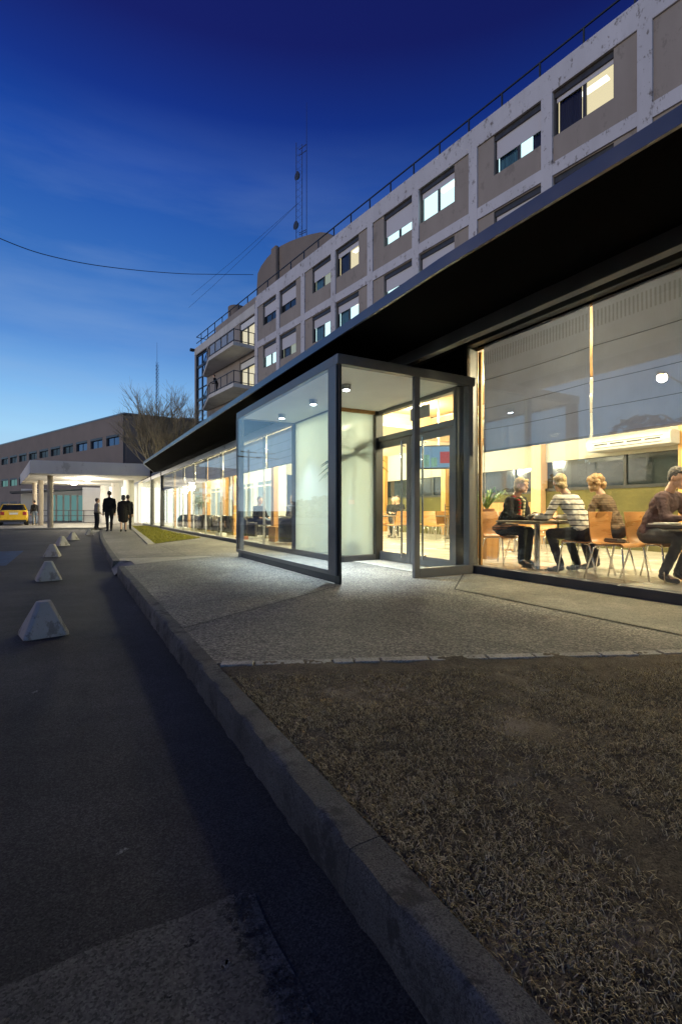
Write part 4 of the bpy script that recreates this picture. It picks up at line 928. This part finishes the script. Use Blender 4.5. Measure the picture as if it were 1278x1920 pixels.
hair_blond = mat('blond_hair', (.40,.30,.155), .5, 0, .4, .45, 14, 90, .5, .006, (1,1,.25)); hair_gold = mat('golden_hair', (.38,.24,.115), .45, 0, .4, .5, 18, 90, .5, .006)
hair_dark = mat('dark_hair', (.035,.025,.02), .45, 0, .4, .4, 14, 90, .4, .005); hair_grey = mat('grey_dark_hair', (.075,.07,.065), .5, 0, .4, .5, 16, 90, .4, .005)
cl_black = mat('black_wool', (.022,.022,.024), .9, 0, .1, .3, 5, 80, .3); cl_trous = mat('black_trousers', (.02,.02,.024), .8, 0, .1, .3, 4, 60, .2)
cl_stripe = stripemat('striped_jersey', (.66,.63,.54), (.06,.055,.06), 88, .72, 2, .9, .012)
cl_brown = stripemat('brown_tweed', (.085,.058,.036), (.17,.125,.085), 260, .2, 2, .9, .02)
cl_fleece = mat('brown_fleece', (.11,.075,.075), .95, 0, .1, .3, 6, 120, .4); cl_grey = mat('grey_trousers', (.085,.09,.088), .85, 0, .1, .3, 5)
cl_suit = mat('dark_suit', (.016,.016,.018), .85, 0, .1, .3, 4); cl_coat = mat('dark_coat', (.02,.018,.018), .9, 0, .1, .3, 4)
cl_beige = mat('beige_jacket', (.30,.25,.19), .85, 0, .1, .25, 5); cl_jean = mat('blue_jeans', (.14,.18,.24), .85, 0, .1, .4, 5)
cl_hem = stripemat('patterned_hem', (.05,.035,.03), (.20,.09,.045), 150, .1, 2, .9, .05)
FZ = .05
def w1x(root, Hp, J, sp):
    nk = J['neck']
    for k, c, o_ in ((0,(.55,.5,.3),-.05), (1,(.32,.03,.03),.05)):
        m = stripemat('scarf_weave_%s' % ('pale' if k == 0 else 'red'), c, (.12,.14,.06), 120, .3, 2, .9, .03)
        blob('scarf', [('c', nk+V((o_*1.6,-.02,.0)), .022, nk+V((o_*1.1,.105,-.09)), .022), ('c', nk+V((o_*1.1,.105,-.09)), .022, nk+V((o_*.9,.085,-.34)), .020)], m, root, .008, 2)
    blob('patterned_hem', [('e', V((0,-.01,.575)), (.205,.165,.085)), ('e', V((.02,.12,.60)), (.17,.14,.075))], cl_hem, root, .010, 4, .02, .08)
person('blonde woman in a black cardigan and striped scarf facing right at the cafe table', (6.05,5.55,FZ), R(183), sit(.24,wl=(-.05,.52,.74),wr=(.10,.50,.74),feet=.38,spread=.08), cl_black, cl_trous, hair_blond, 'bob', vox=.009, extra=w1x, head=(0,-.08))
person('woman with a hair bun and cream black striped jersey seen from behind', (6.0,4.10,FZ), R(-2), sit(.30,wl=(-.30,.55,.76),wr=(.16,.55,.76),feet=.25,spread=.17), cl_stripe, cl_trous, hair_blond, 'bun', vox=.009, head=(-.55,-.1), bulk=1.08)
person('woman with wavy golden hair and brown tweed jacket seen from behind', (6.7,4.11,FZ), R(14), sit(.20,wl=(-.22,.5,.76),wr=(.14,.48,.76),feet=.3,spread=.12), cl_brown, cl_trous, hair_gold, 'curly', vox=.009, head=(-.42,-.1), bulk=1.06)
person('man in a brown fleece leaning over the table at the right edge of the photo', (6.3,3.43,FZ), R(180), sit(.22,wl=(-.16,.52,.76),wr=(.18,.50,.76),feet=.22,spread=.16), cl_fleece, cl_grey, hair_grey, 'short', vox=.009, head=(-.1,-.35), bulk=1.16)
# two men far inside, seen through the door; two people in the lounge
person('dark haired man in a black jacket and white shirt seated far behind the door', (9.9,14.1,FZ), R(150), sit(.12), cl_suit, cl_trous, hair_dark, vox=.014)
person('dark haired man resting his cheek on his hand far behind the door', (9.65,13.35,FZ), R(120), sit(.16,wl=(-.1,.25,1.1),wr=(.2,.4,.8)), cl_black, cl_trous, hair_dark, vox=.014)
person('dark haired person slumped in the black armchair of the lounge', (5.25,15.0,FZ-.06), R(200), sit(.05,wl=(-.2,.3,.7),wr=(.2,.3,.7)), cl_coat, cl_trous, hair_dark, vox=.014)
person('woman with long golden hair sitting in the lounge with her back to the glass', (5.95,13.9,FZ-.04), R(-60), sit(.05,wl=(-.2,.3,.7),wr=(.2,.3,.7)), mat('grey_sweater', (.12,.12,.15), .9), cl_trous, hair_gold, 'long', vox=.014)
# outside
person('tall man in a dark suit walking away along the pavement', (1.44,23.5,0), R(6), stand(1.76,.17,.05), cl_suit, cl_trous, hair_dark, vox=.014, bulk=1.28)
def coat_tail(h): return [('c', V((0,-.01,.95)), .165, V((0,-.01,.56)), .17), ('c', V((-.08,0,.9)), .12, V((-.09,0,.52)), .11), ('c', V((.08,0,.9)), .12, V((.09,0,.52)), .11)]
person('woman in a dark coat with bare calves walking beside the man in the suit', (1.93,22.7,0), R(-4), stand(1.56,.12,.05), cl_coat, cl_coat, hair_grey, 'bob', vox=.014, bulk=1.32, skirt=coat_tail(1.56))
person('third dark clothed walker half hidden beyond the woman in the coat', (2.28,24.6,0), R(-8), stand(1.62,.2,.06), cl_black, cl_trous, hair_dark, vox=.014, bulk=1.1)
person('standing man in a beige jacket and dark cap waiting at the kerb end', (1.12,28.1,-.06), R(-75), stand(1.6,.03,.02,.02,.1), cl_beige, cl_trous, hair_dark, vox=.014, bulk=1.05)
person('person in blue jeans and a dark top standing beside the yellow taxi', (-2.24,39.6,-.055), R(20), stand(1.68,.04,.02), cl_black, cl_jean, hair_dark, vox=.016, bulk=1.05)
bp = Matrix.Rotation(HA, 3, 'Z') @ V((-1.35, 42.5, 10.97)) + V((18,0,0))
person('person in dark clothes leaning on the lower balcony rail', bp, R(62), stand(1.7,.05,.0,.22,.22), cl_suit, cl_trous, hair_dark, vox=.016)

# ------------------------------------------------------------------ cafe furniture
def make_chair():
    t = thing('cafe_chair', 'chair', 'chair')
    prof = [(.235,.415),(.228,.440),(.20,.455),(.12,.452),(.0,.442),(-.10,.436),(-.16,.445),(-.195,.475),(-.215,.53),(-.225,.60),(-.232,.68),(-.245,.76),(-.262,.84)]
    vs = []; n = len(prof); m = 8
    for sgn in (0, 1):
        for i, (y, z) in enumerate(prof):
            a = prof[max(0, i-1)]; b = prof[min(n-1, i+1)]; d = V((b[0]-a[0], b[1]-a[1])).normalized(); nx, nzz = -d.y, d.x
            hw = .205 if i < 7 else .205-.02*(i-6)/6
            for k in range(m+1):
                u = -1+2*k/m; cur = .014*u*u if i > 6 else (.006*u*u)
                yy = y + (nx*.011)*sgn + (cur if i > 6 else 0); zz = z + (nzz*.011)*sgn*1 + (cur if i <= 6 else 0)
                w_ = hw*(1 if not i in (0, n-1) else .94); vs.append((u*w_, yy, zz))
    fs = []; S = n*(m+1)
    for i in range(n-1):
        for k in range(m):
            a = i*(m+1)+k; fs += [(a, a+1, a+m+2, a+m+1), (S+a, S+a+m+1, S+a+m+2, S+a+1)]
        a = i*(m+1); b = a+m; fs += [(a, a+m+1, S+a+m+1, S+a), (b, S+b, S+b+m+1, b+m+1)]
    a = (n-1)*(m+1)
    for k in range(m): fs += [(k, S+k, S+k+1, k+1), (a+k, a+k+1, S+a+k+1, S+a+k)]
    MB().add(vs, fs).build('seat', M['ply'], t, 50)
    for sx in (-1, 1):
        MB().tube([(.15*sx,.12,.436),(.17*sx,.185,.43),(.195*sx,.215,.40),(.225*sx,.265,0)], .0105, 8).build('leg', M['chrome'], t, 180)
        MB().tube([(.15*sx,-.06,.424),(.17*sx,-.13,.42),(.19*sx,-.165,.39),(.225*sx,-.275,0)], .0105, 8).build('leg', M['chrome'], t, 180)
    MB().tube([(-.15,.12,.436),(.15,.12,.436)],.009,6).tube([(-.15,-.06,.424),(.15,-.06,.424)],.009,6).bar((-.13,.12,.43),(-.13,-.06,.42),.012).bar((.13,.12,.43),(.13,-.06,.42),.012).build('frame', M['chrome'], t)
    return t
ch0 = make_chair(); used = []
def chair(x, y, rz, label, group='bent plywood chairs'):
    if not used: o = ch0; o.location = (x, y, FZ); o.rotation_euler = (0,0,rz); o['label'] = label; o['group'] = group; used.append(1); return o
    return dup(ch0, (x, y, FZ), rz, label, group)
chair(6.05,5.62,R(180),'plywood chair under the blonde woman in the black cardigan')
chair(6.0,4.10,R(4),'plywood chair under the woman in the striped jersey')
chair(5.86,3.60,R(176),'empty plywood chair with a black wallet on its seat')
chair(6.73,4.04,R(6),'plywood chair under the woman in the tweed jacket')
chair(6.32,3.42,R(180),'plywood chair under the man in the brown fleece')
chair(6.8,5.75,R(176),'empty plywood chair behind the blonde woman, across the table')
def table(x, y, w, d, h, label, leg='square'):
    t = thing('cafe_table', label, 'table', (x, y, FZ), 0, 'cafe tables')
    MB().box(-w/2,-d/2,h-.028,w/2,d/2,h).build('table_top', M['plydark'], t, None, .004)
    MB().box(-w/2+.1,-d/2+.1,h-.05,w/2-.1,d/2-.1,h-.0285).cyl((0,0,.02),(0,0,h-.05),.042,.042,16).build('pedestal', M['chrome'], t, 40); MB().cyl((0,0,0),(0,0,.02),.24,.22,24).build('base', M['chrome'], t, 40)
    return t
table(5.98,4.86,.86,.78,.71,'cafe table with a handbag on it between the two blonde women')
table(6.02,2.56,.9,1.05,.70,'cafe table where the man in the fleece leans, at the right edge')
table(8.2,7.2,.8,.8,.71,'cafe table behind the women, deeper in the room')
k = 0
for (x, y, rz) in ((8.6,12.0,0),(9.5,11.9,.2),(8.8,13.3,3.2),(9.6,14.3,2.6),(9.9,11.2,1.3),(10.4,12.2,-.4),(8.1,11.6,.5),(10.6,10.2,1.6),(9.7,9.9,-1.5),(9.0,10.9,2.8),(8.3,7.9,3.1),(8.9,7.1,1.6),(10.9,13.2,.3),(7.6,6.7,-1.5)):
    chair(x, y, rz, 'empty plywood chair among the tables seen through the glass door' if y > 9 else 'empty plywood chair at the table deeper in the room', 'empty chairs deeper in the cafe' if y > 9 else 'empty chairs at the middle table')
for x, y, l in ((8.9,12.65,'cafe table in front of the two men, seen through the door'),(10.2,11.6,'cafe table at the back near the olive wall'),(10.2,10.0,'cafe table in the back corner beside the wood panel')): table(x, y, .8, .8, .71, l)
o = blob('handbag', [('e', V((0,0,.05)), (.17,.10,.06)), ('e', V((.10,.0,.045)), (.10,.08,.05))], M['leather'], None, .01, 3, .02, .05); o.location = (5.86,4.72,.76); o.rotation_euler = (0,0,R(100)); tag(o, 'slouchy black handbag lying on the cafe table', 'bag')
MB().tube([(.1,.06,.09),(.02,.12,.12),(-.1,.06,.09)],.008,6).build('strap', M['black'], o); MB().tube([(-.12,-.10,.05),(-.2,-.14,0),(-.21,-.15,-.25),(-.16,-.16,-.4)],.009,6).build('strap', M['black'], o)
o = MB().box(-.11,-.07,0,.11,.07,.055).build('wallet', M['leather'], None, None, .02); o.location = (5.86,3.62,.505); o.rotation_euler = (.06,0,R(75)); tag(o, 'thick black wallet lying on the empty chair seat', 'wallet'); MB().box(-.112,-.072,.022,.112,.072,.028).build('zip', M['steel_grey'], o)
o = MB().cyl((0,0,0),(0,0,.15),.034,.036,14).cyl((0,0,.15),(0,0,.19),.03,.013,14).cyl((0,0,.19),(0,0,.215),.014,.014,12).build('bottle', glassmat('bottle_plastic', (.85,.88,.85), .08, .8), None, 40); o.location = (5.62,4.02,FZ); tag(o, 'clear plastic bottle standing on the floor by the window', 'bottle')
o = MB().box(-.15,-.1,0,.15,.1,.012).box(-.1,-.13,.0125,.12,.06,.018).build('papers', M['white'], None); o.location = (5.75,2.98,.752); tag(o, 'sheets of paper on the table before the man in the fleece', 'paper')
# potted plants
def plant(loc, label, pot_r, pot_h, kind, m, seed, cat='plant'):
    r_ = random.Random(seed); t = thing('potted_plant', label, cat, loc)
    MB().cyl((0,0,0),(0,0,pot_h),pot_r*.75,pot_r,18).build('pot', M['pot'], t, 40); lf = MB()
    if kind == 'strap':
        for k in range(60):
            a = r_.random()*6.28; L = r_.uniform(.3,.62); d = V((math.cos(a), math.sin(a), 0)); p = V((-d.y, d.x, 0)); w = .024; q = []
            base = V((0,0,pot_h)) + d*.02
            for i in range(6):
                f = i/5; c = base + d*L*f*.8 + V((0,0,L*(1.35*f - .95*f*f*r_.uniform(.7,1.1)))); ww = w*(1-f*.9)*(1 if i else .5); q += [c-p*ww, c+p*ww]
            lf.add(q, [(2*i, 2*i+1, 2*i+3, 2*i+2) for i in range(5)])
    else:
        c0, rr, n = kind
        for k in range(n):
            v = V((r_.gauss(0,1), r_.gauss(0,1), r_.gauss(0,1))).normalized()*rr*r_.random()**.4; c = V((0,0,c0)) + v; a = r_.random()*6.28; e = r_.uniform(-.9,.6)
            u = V((math.cos(a)*math.cos(e), math.sin(a)*math.cos(e), math.sin(e))); s_ = u.cross(V((0,0,1))).normalized(); L = r_.uniform(.05,.09)
            lf.add([c, c+u*L*.5+s_*L*.25, c+u*L, c+u*L*.5-s_*L*.25], [(0,1,2,3)])
        st = MB().cyl((0,0,pot_h*.8),(0,0,c0),.022,.014,8)
        for k in range(7): a = r_.random()*6.28; st.cyl((0,0,c0-rr*.7),(math.cos(a)*rr*.6,math.sin(a)*rr*.6,c0+r_.uniform(-.1,.3)*rr),.01,.005,5)
        st.build('trunk', M['bark'], t, 60)
    lf.build('foliage', m, t, None, 0, False); return t
plant((6.52,6.38,.74), 'leafy green pot plant showing behind the chair of the blonde woman in the black cardigan', .14, .2, 'strap', M['leaf_yel'], 3)
tag(MB().box(6.37,6.23,.05,6.67,6.53,.74).build('plant_stand', M['wood'], None, None, .01), 'low wooden stand under the leafy pot plant', 'stand')
plant((5.6,24.9,FZ), 'small round topped indoor tree in the lounge window', .17, .32, (1.25,.34,900), M['leaf'], 5, 'indoor tree')
pp = thing('palm_plant', 'drooping palm whose shadow falls on the frosted glass', 'plant', (4.47,7.545,FZ))
MB().cyl((0,.25,0),(0,.25,.34),.13,.16,18).build('pot', M['pot'], pp, 40); MB().cyl((0,.25,.3),(0,.05,1.9),.025,.018,8).build('trunk', M['bark'], pp, 40)
r_ = random.Random(2); lf = MB()
for k in range(26):
    a = R(r_.uniform(-15, 195)); L = r_.uniform(.38,.72); sg = 1 if math.cos(a) > 0 else -1; dy = r_.uniform(-.018,.004); q = []
    for i in range(8):
        f = i/7; c = V((L*f*math.cos(a)+sg*.06*f*f, dy, 1.86+L*f*math.sin(a)-L*.48*f*f)); wv = .036*(1-f)*(f+.3)
        q += [c-V((wv*math.sin(a),.004,-wv*abs(math.cos(a))-.004)), c+V((wv*math.sin(a),.004,-wv*abs(math.cos(a))-.004))]
    lf.add(q, [(2*i, 2*i+1, 2*i+3, 2*i+2) for i in range(7)])
lf.build('foliage', M['leaf'], pp, None, 0, False)
# air conditioner, television, magazine rack, door sign
ac = thing('air_conditioner', 'long white air conditioner under the ceiling at the back', 'air conditioner', (10.4, 6.0, 2.22))
MB().add([(x, y, z) for y in (-.88,.88) for x, z in ((-.34,.10),(-.30,.0),(.17,.0),(.17,.27),(-.26,.27),(-.34,.20))], [(0,1,2,3,4,5),(11,10,9,8,7,6)] + [(k, (k+1)%6, 6+(k+1)%6, 6+k) for k in range(6)]).build('casing', M['white_metal'], ac, None, .012)
MB().box(-.33,-.72,.045,-.305,.72,.055).build('outlet', M['black'], ac); MB().box(-.349,-.75,.155,-.335,.75,.175).build('louvre', M['steel_grey'], ac)
for k in range(4): MB().box(-.344,-.70+.36*k,.105,-.336,-.40+.36*k,.135).build('grille', M['black'], ac)
tv = thing('television', 'wall television showing blue pictures and a red caption, hung from a pole', 'television', (6.75,7.95,1.78), R(-38))
MB().box(-.42,-.03,0,.42,.03,.50).build('casing', M['black'], tv, None, .01); MB().box(-.39,-.036,.03,.39,-.031,.47).build('screen', M['screen'], tv); MB().box(.02,-.041,.12,.37,-.037,.36).build('caption', M['screen_red'], tv)
MB().box(-.36,-.0405,.05,-.2,-.037,.30).box(-.16,-.0405,.05,-.04,-.037,.24).build('picture', M['curtain'], tv)
MB().cyl((0,.08,.3),(0,.08,1.46),.02,.02,8).bar((0,.03,.35),(0,.09,.35),.08).build('pole', M['alu'], tv)
mr = thing('magazine_rack', 'tall chrome wire magazine rack seen behind the door', 'rack', (7.3,8.3,FZ), R(20))
mb = MB().cyl((-.13,0,0),(-.13,0,1.0),.01).cyl((.13,0,0),(.13,0,1.0),.01)
for k in range(14): mb.bar((-.13,0,.1+.065*k),(.13,0,.1+.065*k),.012)
mb.build('wire_frame', M['chrome'], mr, 40); MB().bar((-.13,-.2,.01),(-.13,.2,.01),.02).bar((.13,-.2,.01),(.13,.2,.01),.02).build('foot', M['chrome'], mr)
tag(MB().box(4.945,6.05,2.40,4.953,6.55,2.60).build('door_notice', M['white_metal']), 'small pale notice stuck on the glass above the door', 'notice')
tag(MB().box(4.3,7.496,1.02,4.42,7.499,1.10).build('pane_sticker', M['white']), 'small white sticker on the frosted glass', 'sticker')
# lounge armchairs and low tables
def armchair(x, y, rz, label, m='leather', base=None):
    t = thing('armchair', label, 'armchair', (x, y, FZ), rz, 'lounge armchairs')
    MB().box(-.28,-.24,.12,.28,.36,.42).build('seat', M[m], t, None, .05)
    vs = []; n = 18; prof = [(.0,.06),(.0,.62),(.045,.68),(.10,.62),(.10,.06)]
    for i in range(n+1):
        a = PI*(-.02+1.04*i/n); cx, cyy = math.cos(a), math.sin(a)
        for o_, z in prof:
            r_ = .47-o_; zz = z - (.14*(1-cyy)**2 if z > .3 else 0); ex = 1.0
            vs.append((cx*r_, -cyy*r_*.95 + .0 + (0), zz))
    L = len(prof); fs = []
    for i in range(n): fs += [(i*L+k, i*L+(k+1) % L, (i+1)*L+(k+1) % L, (i+1)*L+k) for k in range(L)]
    fs += [tuple(range(L)), tuple(range(n*L, n*L+L))[::-1]]
    MB().add(vs, fs).build('backrest', M[m], t, 60, .01)
    for s in (-1, 1): MB().box(.37*s-.05, -.02, .06, .37*s+.05, .40, .50).build('armrest', M[m], t, None, .035)
    for sx in (-1,1):
        for sy in (-1,1): MB().cyl((.28*sx,.22*sy,0),(.28*sx,.22*sy,.13),.02,.025,8).build('leg', M['chrome'], t)
    return t
ac_l = ['black leather armchair holding the dark haired person', 'black leather armchair nearest the frosted porch panel', 'black armchair just left of the porch glass', 'black armchair behind the fourth lounge pane', 'black armchair facing the road in the middle of the lounge', 'black armchair near the small indoor tree', 'farthest black armchair in the lounge', 'black armchair under the woman with long golden hair', 'brown armchair against the lounge rear']
for (x, y, rz), l in zip(((5.15,14.75,200),(5.1,11.6,-20),(5.1,17.6,-15),(5.2,19.0,190),(5.1,20.9,-10),(5.2,22.6,185),(5.1,25.2,0),(6.0,13.9,-60),(6.6,16.8,100)), ac_l): armchair(x, y, R(rz), l, 'leather_b' if 'brown' in l else 'leather')
for (x, y, l) in ((5.1,12.75,'low wooden table between the two nearest lounge armchairs'), (5.2,18.3,'low wooden table in the middle of the lounge'), (5.2,21.8,'low wooden table by the far lounge armchairs')):
    t = thing('low_table', l, 'table', (x,y,FZ), R(10)); MB().box(-.3,-.22,.38,.3,.22,.42).build('table_top', M['wood'], t, None, .006); MB().box(-.26,-.18,0,-.22,.18,.379).box(.22,-.18,0,.26,.18,.379).build('leg_panel', M['wood'], t)
for i, (x, y, l) in enumerate(((4.45,14.2,'small red and white boxes on the lounge floor by the glass'),(4.5,16.7,'pale boxes on the lounge floor behind the pane left of the porch'),(4.45,22.3,'white box on the far lounge floor by the glass'))):
    o = MB().box(-.12,-.28,0,.12,.0,.10).box(-.10,.03,0,.1,.30,.07).build('box_stack', M['white'] if i else mat('red_box', (.4,.12,.06), .6)); o.location = (x, y, FZ); tag(o, l, 'boxes')

# ------------------------------------------------------------------ yellow taxi seen from behind
tx = thing('taxi', 'yellow taxi saloon parked under the canopy, seen from behind', 'car', (-3.35, 38.4, -.055), R(5))
secs = [(-.02,.62,.98,.70),(.10,.64,1.0,.80),(.9,.66,1.02,.85),(2.2,.66,.98,.86),(3.2,.64,.9,.84),(4.05,.56,.78,.74),(4.25,.45,.66,.66)]
vs = []; fs = []
def carring(y, zb, zt, w): return [(-w*.93,y,.26),(-w,y,.42),(-w,y,.66),(-w*.94,y,zt-.06),(-w*.8,y,zt),(w*.8,y,zt),(w*.94,y,zt-.06),(w,y,.66),(w,y,.42),(w*.93,y,.26)]
for (y, a, b, w_) in secs: vs += carring(y, a, b, w_)
n = 10
for i in range(len(secs)-1): fs += [(i*n+k, i*n+(k+1) % n, (i+1)*n+(k+1) % n, (i+1)*n+k) for k in range(n)]
fs += [tuple(range(n)), tuple(range((len(secs)-1)*n, len(secs)*n))[::-1]]
mb = MB().add(vs, fs)
cab = [(.42,.80,.97),(.95,.62,1.40),(1.45,.60,1.44),(2.0,.61,1.42),(2.85,.80,.95)]
vs = []
for (y, w_, z) in cab: vs += [(-.80,y,.93),(-w_,y,z),(w_,y,z),(.80,y,.93)]
fs = []
for i in range(len(cab)-1): fs += [(i*4+k, i*4+(k+1) % 4, (i+1)*4+(k+1) % 4, (i+1)*4+k) for k in range(4)]
fs += [(0,1,2,3), (19,18,17,16)]
mb.add(vs, fs); mb.build('body', M['yellow'], tx, 35, .03)
MB().add([(-.70,.42,1.0),(.70,.42,1.0),(.56,.905,1.375),(-.56,.905,1.375),(-.70,.44,.99),(.70,.44,.99),(.56,.925,1.365),(-.56,.925,1.365)], [(0,1,2,3),(7,6,5,4),(0,4,5,1),(1,5,6,2),(2,6,7,3),(3,7,4,0)]).build('rear_window', M['glass_dark'], tx)
for s in (-1,1):
    MB().add([(.805*s,.75,1.0),(.805*s,2.6,.98),(.66*s,1.95,1.36),(.66*s,1.05,1.36),(.79*s,.75,1.0),(.79*s,2.6,.98),(.645*s,1.95,1.36),(.645*s,1.05,1.36)], [(0,1,2,3),(7,6,5,4),(0,4,5,1),(1,5,6,2),(2,6,7,3),(3,7,4,0)]).build('side_window', M['glass_dark'], tx)
    MB().box(.5*s,-.045,.68,.72*s,.03,.90).build('tail_light', M['red'], tx, None, .02)
    for y in (.75, 3.4):
        t = MB().cyl((.62*s,y,.31),(.84*s,y,.31),.31,.31,20).build('wheel', M['rubber'], tx, 40); MB().cyl((.841*s,y,.31),(.85*s,y,.31),.19,.17,16).build('rim', M['alu'], t, 40)
MB().box(-.78,-.09,.36,.78,.02,.50).build('bumper', M['yellow'], tx, None, .03); MB().box(-.72,-.07,.22,.72,.03,.355).build('lower_bumper', M['black'], tx); MB().box(-.24,-.06,.72,.24,-.015,.84).build('number_plate', M['plate'], tx)
MB().box(-.3,-.05,.88,.3,-.02,.905).build('handle', M['chrome'], tx)
